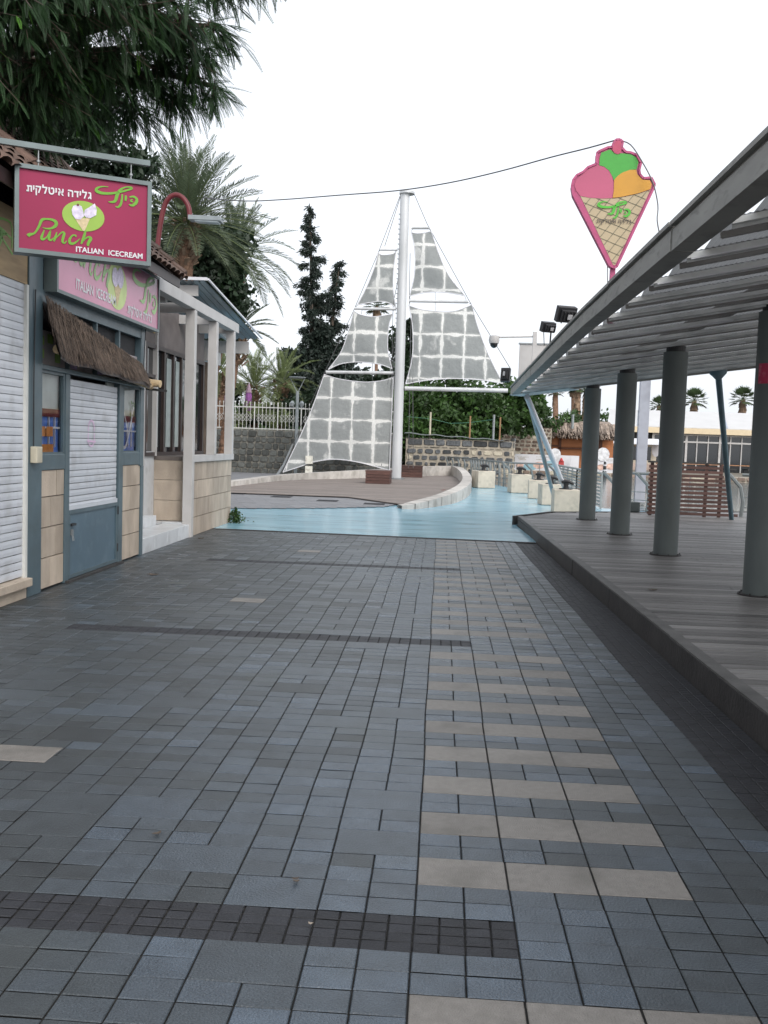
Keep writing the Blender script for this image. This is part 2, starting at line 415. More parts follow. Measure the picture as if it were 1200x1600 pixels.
# odd beige slabs out on the left field
for px, py in ((18, 1184), (372, 942), (478, 863)):
    p = gz(px, py); c = math.floor((p.x - X0) / U_); r = round((p.y - 2.935) / V_)
    x0 = X0 + c * U_; y0 = 2.935 + r * V_
    stone(bei, x0, x0 + 2 * U_, y0, y0 + 2 * V_, .45, h=.003)
pav.build('pavement', M_stone, kind='structure')
bnd.build('pavement_dark_bands', M_band, kind='structure')
bei.build('pavement_beige_slabs', M_beige, kind='structure')
# dark cobbled gutter beside the deck
gut = MB()
def gutL(y): return 1.515 - .0128 * y
def deckX(y): return 1.915 - .0143 * y
y = .3; r = 0
while y < 16.6:
    xl, xr = gutL(y), deckX(y) - .012; n = 5
    for k in range(n):
        a = xl + (xr - xl) * k / n; b = xl + (xr - xl) * (k + 1) / n
        stone(gut, a, b, y, y + V_ / 2, ru(.05, .6), .002, .002, -.006)
    y += V_ / 2; r += 1
gut.build('gutter', M_band, kind='structure')

# blue painted ground
BL = [(-9.5, 16.35), (-3.6, 16.75), (1.70, 16.42), (1.60, 19.9), (2.5, 21.6), (4.76, 22.8), (6.5, 26), (4.5, 27), (4.62, 38.2),
      (2.8, 38.6), (2.2, 42), (1.55, 47.5), (.35, 51), (-.5, 50), (-2.5, 30), (-9.5, 23.5)]
g = MB(); g.face([(x, y, -.002 if y > 17 else .004) for x, y in BL]); g.v = [(x, y, .004) for x, y, z in g.v]
g.build('blue_painted_pavement', M_blue, kind='structure')
g = MB(); g.bar((-3.9, 16.62, .004), (1.66, 16.30, .004), .07, .012); g.build('slot_drain', M_kerb, kind='structure')
# far plaza floor left of the platform and lower quay beyond the railing
g = MB(); g.face([(-30, 16.9, -.02), (-3.9, 16.9, -.02), (-3.9, 46, -.02), (-30, 46, -.02)]); g.build('plaza_ground', M_plaza, kind='structure')

# ================================================================== RIGHT TIMBER DECK (structure)
DZ = .18
deck = MB()
far = [(1.55, 20.0), (2.5, 21.8), (4.76, 23.03), (7.7, 24.6), (15, 28.5)]
def deck_x0(y):
    if y <= 20: return deckX(y) + .035
    for (xa, ya), (xb, yb) in zip(far, far[1:]):
        if ya <= y <= yb: return xa + (xb - xa) * (y - ya) / (yb - ya) + .05
    return None
y = .2; P = .142
while y < 28.2:
    x0 = deck_x0(y + P)
    if x0 is None or x0 > 14.5: break
    x = x0 + .075; row_t = ru(.2, .8)
    while x < 15:
        L = ru(2.5, 4.2) if x > x0 + .1 else ru(1.2, 4.0)
        x1 = min(15, x + L)
        stone(deck, x, x1 , y, y + P, min(1, max(0, row_t + ru(-.35, .35))), .0015, .0065, DZ, .006)
        x = x1
    y += P
deck.build('deck', M_plank, kind='structure')
kb = MB(); nos = MB()
ys = [.2, 2.6, 5.0, 7.45, 9.9, 12.4, 14.9, 17.4, 19.98]
for a, b in zip(ys, ys[1:]):
    o = ru(-.006, .006)
    kb.bar((deckX(a) + .02 + o, a + .004, .085), (deckX(b) + .02 + o, b - .004, .085), .04, .19)
    nos.bar((deckX(a) + .058 + o, a + .004, DZ - .002 + abs(o)), (deckX(b) + .058 + o, b - .004, DZ - .002 + abs(o)), .10, .022)
for (xa, ya), (xb, yb) in zip(far, far[1:]):
    kb.bar((xa, ya + .03, .09), (xb, yb + .03, .09), .05, .2)
kb.build('deck_kerb', M_kerb, kind='structure'); nos.build('deck_nosing', mat('nosing_board', (.10, .096, .092), .5, var=.3, scale=5, bump=.2), kind='structure')
g = MB(); g.face([(1.95, .2, .13), (15, .2, .13), (15, 28, .13), (7.7, 24.5, .13), (2.5, 21.7, .13), (1.62, 19.9, .13)])
g.build('deck_underlay', M_joint, kind='structure')

# ================================================================== CANOPY over the deck
M_purl = mat('purlin_steel', (.66, .67, .67), .45, metal=.2, var=.2, scale=4)
cano = thing('canopy', 'long grey steel canopy on round columns over the timber deck', 'canopy', (3.1, 12, DZ))
def zed(y): return 2.93 if y < 11 else 2.93 - .19 * (y - 11) / 10.5
KS = .66; TS = .117
uvec = V((1, -KS, TS)); vvec = V((KS, 1, 0)).normalized()
SP = 1.03; YF = 21.2
eb = []
segs = [-.5, 1.6, 3.9, 6.55, 8.9, 10.6, 12.4, 14.5, 16.6, 18.7, YF + .1]
for a, b in zip(segs, segs[1:]):
    o = ru(-.010, .010)
    m = MB(); za, zb = zed(a), zed(b)
    m.slab([(1.47 + o, a + .008, za), (1.47 + o, a + .008, za + .135), (1.50 + o, a + .008, za + .185), (1.56 + o, a + .008, za + .185),
            (1.56 + o, a + .008, za + .02), (1.62, a + .008, za + .02), (1.62, a + .008, za)][::-1],
           (0, b - a - .016, zb - za))
    m.bar((1.468 + o, a + .008, za + .176), (1.468 + o, b - .008, zb + .176), .035, .03)
    m.build('edge_beam', M_edge, cano)
i = 0; Y0 = YF - SP
SR = 8.0
tri = []
while Y0 > -2.5:
    zc = zed(Y0)
    o0 = V((1.59, Y0, zc + .035))
    # corrugated sheet; ridges run across the purlins
    m = MB(); n = int((SR) / .016); dep = SP / math.sqrt(1 + KS * KS) * 1.0
    drop = (zed(Y0 + SP) - zc)
    base = len(m.v)
    for k in range(n + 1):
        s_ = k * .016; hh = .003 * (1 if k % 2 else -1)
        p = o0 + uvec * s_ + V((0, 0, hh))
        q = V((1.59, Y0 + SP + .075, zc + drop + .039)) + uvec * (s_ + .14) + V((0, 0, hh))
        m.v += [tuple(p), tuple(q)]
    for k in range(n):
        m.f.append((2 * k, 2 * k + 2, 2 * k + 3, 2 * k + 1)); m.t.append(.5)
    m.build('roof_sheet', M_sheet, cano)
    m = MB()
    a = o0 + V((.045, .0, -.022)); b = o0 + uvec * SR + V((0, .0, -.022))
    m.bar(a, b, .05, .035); 
    m.bar(a + V((0, .03, -.012)), b + V((0, .03, -.012)), .008, .05)
    # mid rail and painted glints under the sheet
    m.build('purlin', M_purl, cano)
    if i in (1, 2, 5, 8, 12, 13, 15, 16):  # white strips in place of light gaps and lit purlin edges
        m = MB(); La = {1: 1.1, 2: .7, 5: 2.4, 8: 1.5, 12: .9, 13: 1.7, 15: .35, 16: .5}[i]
        m.bar(a + V((.02, -.032, -.022)), a + uvec * La + V((.02, -.032, -.022)), .035, .012); m.build('glint_strip', M_white, cano)
    if i % 1 == 0:
        m = MB()
        c0 = o0 + V((0, SP * .5, drop * .5 - .015)) + uvec * .10
        m.bar(c0, c0 + uvec * (SR - .2), .03, .04)
        m.build('mid_rail', M_sheet, cano)
    Y0 -= SP; i += 1
# end beam at the far edge
m = MB(); m.bar(V((1.50, YF + .03, zed(YF) + .03)), V((1.5, YF + .03, zed(YF) + .03)) + uvec * SR, .07, .10); m.build('end_beam', M_edge, cano)
m = MB(); p = V((1.56, YF - .12, zed(YF) - .015)); m.bar(p, p + uvec * 1.15, .5, .012); m.build('end_flashing', mat('pale_blue_flashing', (.36, .43, .46), .4, metal=.3), cano)
# columns
for k, (x, y) in enumerate(((3.03, 19.84), (3.10, 16.6), (3.17, 13.53), (3.30, 9.95), (3.36, 6.6))):
    ztop = zed(y) + TS * (x - 1.5) + .0
    m = MB(); rr = .165
    m.tube([(x, y, DZ), (x, y, ztop - .1)], rr, 40)
    c_ = m.build('column', M_concrete, cano, smooth=True)
    m = MB(); m.tube([(x, y, DZ), (x, y, DZ + .014)], rr + .05, 40)
    for q in range(8): m.tube([(x + (rr + .032) * math.cos(q * .785), y + (rr + .032) * math.sin(q * .785), DZ + .014), (x + (rr + .032) * math.cos(q * .785), y + (rr + .032) * math.sin(q * .785), DZ + .03)], .009, 6)
    m.build('base_plate', M_kerb, cano)
    m = MB(); m.tube([(x, y, ztop - .1), (x, y, ztop - .02)], rr * .8, 24); m.build('column_head', M_black, cano)
    if k == 3:
        nt_ = MB()
        for j in range(9):
            th0 = R_(200 + j * 8); th1 = R_(208 + j * 8)
            a = V((math.cos(th0), math.sin(th0), 0)) * (rr + .003); b = V((math.cos(th1), math.sin(th1), 0)) * (rr + .003)
            nt_.face([V((x, y, 2.32)) + a, V((x, y, 2.32)) + b, V((x, y, 2.52)) + b, V((x, y, 2.52)) + a])
        nt_.build('red_notice', mat('red_notice', (.42, .02, .07), .5, dirt=((.55, .2, .25), .6, 14)), cano)
# back beam that carries the sheets over the columns
m = MB(); m.bar((3.1, YF - .8, zed(YF) + .44), (3.36, -1, zed(0) + .44), .12, .14); m.build('main_beam', M_edge, cano)
# slanting struts
st = MB(); st.tube([(1.78, 20.75, 2.70), (3.22, 25.0, .60)], .06, 16); st.build('strut', M_white, cano, smooth=True)
st = MB(); st.tube([(1.83, 20.9, 2.66), (3.0, 25.6, .40)], .05, 14); st.build('strut', M_galv, cano, smooth=True)
a = at(1122, 583, 18.6); b = gz(1143, 812, DZ)
st = MB(); st.tube([a, b], [.06, .05], 16); st.tube([a + V((0, 0, .12)), a + V((0, 0, 0)), a + (b - a).normalized() * .1], [.17, .16, .08], 16)
st.build('strut', mat('bluegreen_strut', (.09, .15, .18), .45, metal=.2), cano, smooth=True)

# ================================================================== LEFT: KIOSK ROW
XF = -3.97
def cladding(y0, y1, z0, z1, x, rowh=.31, parent=None, split=None, proud=.02):
    m = MB(); z = z0; r = 0
    while z < z1 - .02:
        zz = min(z1, z + rowh)
        cuts = [y0, y1] if not split else split(r)
        for a, b in zip(cuts, cuts[1:]):
            m.box(x - .03, x + proud + ru(0, .003), a + .005, b - .005, z + .005, zz - .005, ru(0, 1))
        z = zz; r += 1
    return m
# --- shop nearest the viewer: shuttered front under plywood
shop = thing('shuttered_shop', 'shop front with wide white roller shutter under bare plywood, nearest on the left', 'shop', (XF, 6.6, 0))
m = MB(); m.box(-6.3, XF - .12, 2.2, 9.0, 0, 3.55); m.build('wall', M_plaster, shop)
m = MB()
z = .21
while z < 2.93:
    zz = z + .075
    yy0, yy1 = 4.6, 8.93
    m.slab([(XF - .008, yy0, z), (XF - .001, yy0, z + .006), (XF + .002, yy0, z + .04), (XF + .0, yy0, z + .0735)], (0, yy1 - yy0, 0)); z = zz
m.build('roller_shutter', M_shutter, shop)
m = MB(); m.box(XF - .05, XF + .03, 8.93, 8.975, .2, 2.98); m.box(XF - .05, XF + .02, 4.55, 4.6, .2, 2.98); m.build('shutter_rail', M_fence, shop)
m = MB(); m.box(XF - .08, XF + .012, 4.4, 8.98, 2.985, 3.62); ply = m.build('plywood_panel', M_plywood, shop)
gf = MB()
for sx in range(4):
    pts = [(ru(0, .5), ru(0, .45)) for _ in range(4)]
    pts = cr(pts, 5)
    gf.stroke(pts, [.022] * len(pts), V((XF + .012, 8.2, 3.08)), V((0, 1, 0)), V((0, 0, 1)), V((1, 0, 0)), .003)
gf.build('graffiti', M_green, ply)
m = MB(); m.box(XF - .12, XF + .09, 4.4, 8.965, .12, .2); m.box(XF - .12, XF + .03, 4.4, 8.965, 0, .12); m.build('sill', M_stonewall, shop, bevel=.008)

kiosk = thing('ice_cream_kiosk', 'blue grey ice cream kiosk with white shutter door and thatched awning', 'kiosk', (XF, 11, 0))
m = MB(); m.box(-6.3, XF - .45, 9.0, 12.6, 0, 3.55); m.build('wall', M_plaster, kiosk)
m = MB(); m.box(XF - .44, XF - .06, 12.52, 12.6, 0, 3.6); m.build('side_wall', M_plaster, kiosk)
m = MB()
m.box(XF - .12, XF + .03, 8.98, 9.30, 0, 3.66)          # big post on the left
m.box(XF - .10, XF + .015, 12.44, 12.60, 1.2, 3.05)     # right post
m.box(XF - .08, XF + .02, 12.50, 12.60, 0, 1.2)
m.box(XF - .06, XF + .016, 9.93, 10.05, 0, 2.22)
m.box(XF - .06, XF + .016, 11.62, 11.78, 0, 2.22)
m.box(XF - .08, XF + .034, 9.30, 12.50, 2.22, 2.27)
m.box(XF - .06, XF + .012, 9.30, 9.93, 1.22, 1.38)
m.box(XF - .06, XF + .012, 11.78, 12.50, 1.22, 1.38)
m.box(XF - .06, XF + .010, 9.30, 12.44, 2.86, 3.0)
for yy in (10.05, 10.85, 11.62): m.box(XF - .05, XF + .008, yy - .015, yy + .015, 2.27, 2.86)
m.build('frame', M_bgframe, kiosk, bevel=.006)
m = MB(); m.box(XF + .03, XF + .10, 9.02, 9.15, 1.30, 1.46); m.build('alarm_box', mat('cream_plastic', (.50, .46, .36), .5), kiosk, bevel=.008)
def splitA(y0, y1):
    def f(r):
        c = y0 + (y1 - y0) * (.45 if r % 2 == 0 else .68); return [y0, c, y1]
    return f
m = MB(); m.box(XF - .12, XF - .03, 9.30, 9.93, 0, 1.22); m.box(XF - .12, XF - .03, 11.78, 12.5, 0, 1.22); m.build('pier_core', M_kerb, kiosk)
cladding(9.30, 9.93, .02, 1.22, XF - .02, .31, split=splitA(9.30, 9.93)).build('stone_pier', M_stonewall, kiosk)
cladding(11.78, 12.5, .02, 1.22, XF - .02, .31, split=splitA(11.78, 12.5)).build('stone_pier', M_stonewall, kiosk)
# door: shutter above, steel panel below
m = MB(); m.box(XF - .04, XF - .005, 10.05, 11.62, .03, .76)
dr = m.build('door', M_bgdoor, kiosk, bevel=.004)
m = MB(); m.box(XF - .01, XF + .012, 10.06, 11.61, .03, .07); m.box(XF - .01, XF + .012, 10.06, 11.61, .73, .77)
m.box(XF - .01, XF + .010, 10.06, 10.10, .07, .73); m.box(XF - .01, XF + .010, 11.57, 11.61, .07, .73); m.build('door_frame', M_bgframe, dr)
m = MB(); m.box(XF - .004, XF + .03, 10.10, 10.22, .60, .625); m.build('handle', M_black, dr)
m = MB(); z = .775
while z < 2.17:
    m.slab([(XF - .018, 10.07, z), (XF - .011, 10.07, z + .006), (XF - .008, 10.07, z + .038), (XF - .010, 10.07, z + .0685)], (0, 1.53, 0)); z += .07
sh = m.build('shutter', M_shutter, dr)
m = MB(); m.box(XF - .03, XF + .006, 10.06, 11.61, .772, .82); m.build('bottom_bar', M_shutter, sh)
def ring(mb, O, U, W, N, r, wd, a0, a1, n=24, th=.004):
    pts = [(r * math.cos(R_(a0 + (a1 - a0) * k / n)), r * math.sin(R_(a0 + (a1 - a0) * k / n))) for k in range(n + 1)]
    mb.stroke(pts, [wd] * len(pts), O, U, W, N, th)
gl = MB(); O = V((XF - .004, 10.72, 1.66))
ring(gl, O, V((0, 1, 0)), V((0, 0, 1)), V((1, 0, 0)), .09, .022, -20, 200)
ring(gl, O + V((0, 0, -.10)), V((0, 1, 0)), V((0, 0, 1)), V((1, 0, 0)), .10, .02, 150, 390)
gl.stroke([(-.13, -.14), (.14, -.15)], [.02, .02], O, V((0, 1, 0)), V((0, 0, 1)), V((1, 0, 0)), .005)
gl.build('pink_scrawl', mat('pink_scrawl', (.70, .50, .68), .6), sh)
m = MB()
for zz_ in (.16, .62): m.tube([(XF + .012, 11.615, zz_), (XF + .012, 11.615, zz_ + .10)], .012, 8)
m.build('hinge', M_black, dr)
m = MB(); m.box(XF - .004, XF + .02, 10.11, 10.17, .50, .56); m.tube([(XF + .018, 10.125, .5), (XF + .03, 10.12, .44), (XF + .03, 10.16, .44), (XF + .018, 10.155, .5)], .005, 6); m.build('padlock', M_galv, dr)
m = MB(); m.tube([(XF + .04, 9.08, 1.46), (XF + .042, 9.07, 2.1), (XF + .04, 9.10, 2.96)], .006, 6); m.tube([(XF + .02, 12.5, 2.3), (XF + .03, 12.52, 2.7), (XF + .05, 12.50, 3.0)], .006, 6); m.build('wiring', M_black, kiosk)
m = MB(); m.box(XF - .05, XF + .06, 9.95, 11.72, 0, .025); m.build('threshold', M_kerb, kiosk)
# windows with coloured boards and bars close behind the panes
M_bluepanel = mat('blue_panel', (.07, .18, .55), .6, var=.35, scale=6)
M_orange = mat('orange_pack', (.55, .22, .05), .5, var=.15, scale=20)
M_palebrd = mat('pale_board', (.46, .50, .48), .6, var=.15, scale=4)
for q, (ya, yb) in enumerate(((9.30, 9.93), (11.78, 12.44))):
    m = MB(); wf = .04
    m.box(XF - .04, XF + .006, ya, ya + wf, 1.38, 2.22); m.box(XF - .04, XF + .006, yb - wf, yb, 1.38, 2.22); m.box(XF - .038, XF + .004, ya + .01, yb - .01, 1.375, 1.40); m.box(XF - .038, XF + .004, ya + .01, yb - .01, 2.19, 2.222)
    wd = m.build('window', M_bgframe, kiosk)
    m = MB(); m.face([(XF - .022, ya + wf, 1.38), (XF - .022, yb - wf, 1.38), (XF - .022, yb - wf, 2.22), (XF - .022, ya + wf, 2.22)])
    gp = m.build('pane', None or mat('clear_glass', (.9, .93, .95), .02, var=0), wd)
    d = MB(); d.box(XF - 0.085, XF - 0.065, ya - .4, yb + .25, 1.80, 2.30); d.build('pale_backboard', M_palebrd, wd)
    d = MB(); d.box(XF - 0.070, XF - 0.035, ya - .4, yb + .25, 1.76, 1.84); d.build('red_strip', M_red, wd)
    d = MB(); d.box(XF - 0.085, XF - 0.055, ya - .4, yb + .25, 1.36, 1.78)
    d.build('blue_panel', M_bluepanel, wd)
    d = MB()
    for yy in (ya + .12, ya + .32, ya + .47, ya + .63): d.box(XF - 0.051, XF - 0.035, yy, yy + .013, 1.45, 1.76)
    d.box(XF - 0.051, XF - 0.030, ya - .2, yb + .2, 1.64, 1.66); d.build('white_bars', M_white, wd)
    if q == 0:
        d = MB()
        for a_ in (0, .19): 
            d.box(XF - .05, XF - .028, ya + .05 + a_, ya + .21 + a_, 1.56, 1.66)
        d.box(XF - .05, XF - .028, ya + .04, ya + .42, 1.39, 1.48); d.build('orange_packs', M_orange, wd)
    else:
        d = MB(); pts = cr([(0, .1), (.18, .02), (.34, .22), (.50, .55)], 6)
        d.stroke(pts, [.04] * len(pts), V((XF - .034, ya + .02, 1.42)), V((0, 1, 0)), V((0, 0, 1)), V((1, 0, 0)), .003)
        pts = cr([(.1, .5), (.25, .25), (.3, .05)], 6)
        d.stroke(pts, [.02] * len(pts), V((XF - .034, ya + .02, 1.42)), V((0, 1, 0)), V((0, 0, 1)), V((1, 0, 0)), .006); d.build('white_streamer', M_white, wd)
        d = MB()
        for _ in range(26):
            p = V((XF - .038 + ru(0, .008), ya + ru(.38, .56), ru(1.78, 2.02))); d.face([p, p + V((.0, ru(.02, .05), ru(-.03, .03))), p + V((0, ru(-.02, .02), ru(.03, .06)))])
        d.build('green_garland', M_leafA2, wd)
gm = MATS['clear_glass']; _n = gm.node_tree.nodes; _l = gm.node_tree.links
_g = _n.new('ShaderNodeBsdfGlossy'); _g.inputs['Roughness'].default_value = .02; _t = _n.new('ShaderNodeBsdfTransparent'); _f = _n.new('ShaderNodeFresnel'); _f.inputs[0].default_value = 1.3
_m = _n.new('ShaderNodeMixShader'); _l.new(_f.outputs[0], _m.inputs[0]); _l.new(_t.outputs[0], _m.inputs[1]); _l.new(_g.outputs[0], _m.inputs[2]); _l.new(_m.outputs[0], _n['Material Output'].inputs[0])
# transom with printed ice cream pictures
m = MB(); m.box(XF - .06, XF - .04, 9.30, 12.44, 2.27, 2.62); tr = m.build('transom', mat('transom_board', (.40, .36, .37), .6, var=.3, scale=3, dirt=((.15, .17, .10), .6, 3)), kiosk)
ic = MB()
for k, yy in enumerate((10.5, 11.25, 11.9)):
    pts = [(yy - .22 + .22 * (1 + math.cos(R_(a))), 2.5 - .16 * math.sin(R_(a))) for a in range(0, 181, 15)]
    ic.face([(XF - .036, a, b) for a, b in pts] )
ic.build('ice_cream_print', mat('vanilla_print', (.60, .47, .30), .6, var=.2, scale=8), tr)
ic = MB()
for a, b, c, d in ((10.12, 10.36, 2.29, 2.50), (10.9, 11.15, 2.29, 2.46), (11.55, 11.7, 2.3, 2.52)):
    ic = MB(); ic.face([(XF - .034, a, c), (XF - .034, b, c), (XF - .034, b, d), (XF - .034, a, d)])
    ic.build('violet_print', mat('violet_print', (.45, .36, .60), .6, var=.25, scale=8), tr)
ic = MB()
for a, c in ((9.34, 2.34), (9.34, 2.47), (9.56, 2.50), (9.75, 2.32), (12.2, 2.3)):
    ic.face([(XF - .033, a, c), (XF - .033, a + .14, c), (XF - .033, a + .14, c + .09), (XF - .033, a, c + .09)])
ic.build('green_print', mat('green_print', (.22, .34, .08), .6, var=.3, scale=8), tr)
# clay tile roof shared by the row
def tileroof(parent, ya, yb, ye_back=None):
    ex, ez, rx, rz = -3.6, 3.735, -5.2, 5.10
    m = MB(); nr = 9
    dn = V((-(rz - ez), 0, ex - rx)); nrm = V((rz - ez, 0, ex - rx)).normalized()     # outward normal (+x,+z)
    d = (V((rx, 0, rz)) - V((ex, 0, ez)))
    y = ya
    while y < yb - .05:
        for r in range(nr):
            a = V((ex, y, ez)) + d * (r / nr - .02); b = V((ex, y, ez)) + d * ((r + 1) / nr + .02)
            t = ru(0, 1); off = nrm * .012
            n = 5; base = len(m.v)
            for q in range(n + 1):
                th = math.pi * q / n; yy = y + .10 - .10 * math.cos(th); h = .055 * math.sin(th)
                m.v += [tuple(V((a.x, yy, a.z)) + nrm * (h + .035)), tuple(V((b.x, yy, b.z)) + nrm * (h + .01))]
            for q in range(n):
                m.f.append((base + 2 * q, base + 2 * q + 2, base + 2 * q + 3, base + 2 * q + 1)); m.t.append(t)
        y += .205
    # gable edge tiles and ridge
    for r in range(nr):
        a = V((ex, yb, ez)) + d * (r / nr); b = V((ex, yb, ez)) + d * ((r + 1) / nr + .04)
        m.tube([a + nrm * .05, b + nrm * .03], [.085, .07], 8, ru(0, 1))
    y = ya
    while y < yb - .1:
        m.tube([(rx, y, rz + .04), (rx, y + .36, rz + .03)], [.10, .085], 8, ru(0, 1)); y += .33
    rf = m.build('roof', M_rooftile, parent)
    m = MB()
    m.slab([(ex - .02, ya, ez - .03), (rx, ya, rz - .03), (-6.9, ya, 3.7), (-6.9, ya, 3.62), (rx, ya, rz - .12), (ex - .02, ya, ez - .10)], (0, yb - ya - .03, 0))
    m.build('roof_board', M_brownframe, rf)
    m = MB(); m.slab([(-3.99, ya, 3.55), (-5.2, ya, 4.85), (-6.3, ya, 3.55)], (0, yb - ya - .4, 0)); m.build('gable', M_dark, rf)
    m = MB(); m.bar((ex - .02, ya, ez - .07), (ex - .02, yb - .02, ez - .07), .02, .12); m.build('fascia', M_brownframe, rf)
tileroof(shop, 2.4, 8.99); tileroof(kiosk, 9.0, 13.0)
# thatched awning
aw = MB()
m = MB()
def awn(yy, t, side=0):   # t 0 at wall .. 1 at eave
    xw, zw = XF + .02, 2.89 - .13 * (yy - 9.28)
    xe, ze = -3.76 + .02 * math.sin(yy * 5), 2.34 - .03 * (yy - 9.5) + .015 * math.sin(yy * 7)
    return V((xw + (xe - xw) * t, yy, zw + (ze - zw) * t))
NY = 150
for k in range(NY):
    y0 = 9.28 + 3.02 * k / NY
    for t0, t1, lift in ((0, .55, .07), (.25, .8, .05), (.5, 1.02, .03)):
        for _ in range(6):
            yy = y0 + ru(-.02, .02); a = awn(yy, t0 + ru(-.05, .05)); b = awn(yy + ru(-.10, .10), t1 + ru(-.10, .08))
            up = V((.9, 0, .5)) * (lift * .6 + ru(0, .02)); wv = V((0, ru(.006, .016), 0))
            m.face([a + up, a + up + wv, b + up * .4 + wv * .7, b + up * .4], ru(0, 1))
aw_o = m.build('awning', M_thatch, kiosk)
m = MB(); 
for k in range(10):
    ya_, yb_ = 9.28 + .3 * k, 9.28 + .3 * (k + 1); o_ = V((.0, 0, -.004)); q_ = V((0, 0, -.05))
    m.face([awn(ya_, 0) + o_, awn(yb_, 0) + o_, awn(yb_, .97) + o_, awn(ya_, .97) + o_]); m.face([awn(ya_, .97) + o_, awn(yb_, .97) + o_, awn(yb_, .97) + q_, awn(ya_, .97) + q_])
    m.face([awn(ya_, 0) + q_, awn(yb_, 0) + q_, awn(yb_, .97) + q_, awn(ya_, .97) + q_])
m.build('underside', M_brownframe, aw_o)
m = MB(); e0, e1 = awn(9.45, .75), awn(12.48, .80); m.tube([e0 + V((-.05, 0, -.04)), e1 + V((-.03, 0, -.04))], .045, 12); m.build('log', M_log, aw_o, smooth=True)
m = MB(); m.tube([(XF - .1, 12.50, 2.32), (-3.70, 12.46, 2.28)], .048, 12); m.build('log', M_log, aw_o, smooth=True)
m = MB(); m.bar((XF + .03, 12.62, 2.22), (XF + .30, 12.66, 2.20), .03, .03); m.build('bracket', M_black, aw_o)
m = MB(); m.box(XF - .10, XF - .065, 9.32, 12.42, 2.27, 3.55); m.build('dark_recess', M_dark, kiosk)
# soffit
m = MB(); m.box(XF - .05, XF - .03, 11.6, 12.44, 2.87, 3.0); m.build('clerestory_pane', M_palebrd, kiosk)

# ---- logo strokes (read off the hanging sign; coordinates in a 1200 x 1300 enlargement of it)
PUNCH = [  # script word
 ([(150,640),(165,628),(200,618),(235,570),(262,515),(300,506),(345,512),(370,530),(365,556),(330,578),(290,580),(265,572)],[26,24,14,18,22,14,20,26,24,16,10,5]),
 ([(278,590),(262,625),(252,655),(262,665),(290,650),(318,608),(326,594)],[6,16,20,18,10,12,8]),
 ([(326,594),(312,640),(308,662),(325,670),(345,650)],[8,18,18,14,5]),
 ([(372,606),(358,648),(346,678)],[6,18,12]),
 ([(350,668),(385,630),(415,606),(428,616),(418,650),(412,680),(428,690),(446,672)],[6,9,12,20,20,18,12,5]),
 ([(520,640),(512,628),(490,632),(468,662),(470,688),(492,694),(520,680),(548,655)],[14,12,12,18,22,18,12,5]),
 ([(596,584),(588,620),(572,660),(556,695)],[10,20,20,12]),
 ([(560,690),(590,655),(620,640),(634,652),(618,680),(608,702),(618,708)],[6,10,14,24,22,18,8])]
HEB = [ # swashed hebrew logo
 ([(795,246),(745,244),(705,258),(700,278),(740,294),(810,296),(880,285),(940,270),(985,254),(970,243),(925,248),(885,272),(862,310),(850,345),(830,362),(790,362)],
  [5,10,18,26,22,18,16,14,16,12,12,20,26,24,18,6]),
 ([(905,300),(900,340),(888,380),(866,402),(845,398)],[12,16,18,14,6]),
 ([(934,310),(932,330),(928,352)],[14,20,14]),
 ([(962,322),(995,318),(1020,335),(1016,362),(985,386),(955,380)],[10,16,22,24,20,8]),
 ([(985,338),(972,352),(990,360)],[8,14,8])]
def map_strokes(mb, strokes, fn, N, wk, th=.004, k=5):
    for pts, ws in strokes:
        q = cr([(p[0], p[1], w_) for p, w_ in zip(pts, ws)], k)
        P = [V(fn(a, b)) for a, b, _ in q]; W_ = [max(.5, c) * wk for *_, c in q]
        Ls, Rs = [], []
        for i, p in enumerate(P):
            d = (P[min(i + 1, len(P) - 1)] - P[max(i - 1, 0)]).normalized(); nn = N.cross(d) * W_[i] / 2
            Ls.append(p + nn); Rs.append(p - nn)
        for i in range(len(P) - 1):
            off = N * (th + .00015 * (i % 3))
            mb.face([Ls[i] + off, Ls[i + 1] + off, Rs[i + 1] + off, Rs[i] + off])
    return mb
def disc(mb, C, U, W, N, rx, ry, th, n=32, a0=0, a1=360):
    mb.face([C + U * rx * math.cos(R_(a0 + (a1 - a0) * k / n)) + W * ry * math.sin(R_(a0 + (a1 - a0) * k / n)) + N * th for k in range(n)]); return mb

# ---- hanging sign
P0 = V((-3.55, 7.85, 0)); P1 = V((-2.57, 8.38, 0))
sU = (P1 - P0).normalized(); sN = V((sU.y, -sU.x, 0)); 
if sN.y > 0: sN = -sN
def son(px, py): return onplane(px, py, P0, sN)
hs_ = thing('hanging_sign', 'dark pink hanging sign reading Punch Italian icecream in green and white', 'sign', tuple(son(130, 412)))
TL, TR, BR, BL_ = son(27, 257), son(240, 283), son(232, 412), son(18, 397)
zt, zb = (TL.z + TR.z) / 2, (BR.z + BL_.z) / 2
xa = (TL + BL_) / 2; xb = (TR + BR) / 2
cor = [V((xa.x, xa.y, zb)), V((xb.x, xb.y, zb)), V((xb.x, xb.y, zt)), V((xa.x, xa.y, zt))]
W3 = V((0, 0, 1)); wS = (cor[1] - cor[0]).length; hS = zt - zb
def sgp(u, v_, d=0): return cor[0] + sU * (u * wS) + W3 * (v_ * hS) + sN * d
m = MB(); m.slab([sgp(0, 0, -.14), sgp(1, 0, -.14), sgp(1, 1, -.14), sgp(0, 1, -.14)], sN * .13); m.build('case', M_signframe, hs_)
m = MB(); f_ = .035
for a, b in (((0, 0), (1, 0)), ((0, 1), (1, 1))):
    s_ = 1 if a[1] == 0 else -1
    m.obox((sgp(*a) + sgp(*b)) / 2 + W3 * s_ * f_ / 2, sU * (wS / 2), W3 * f_ / 2, sN * .016)
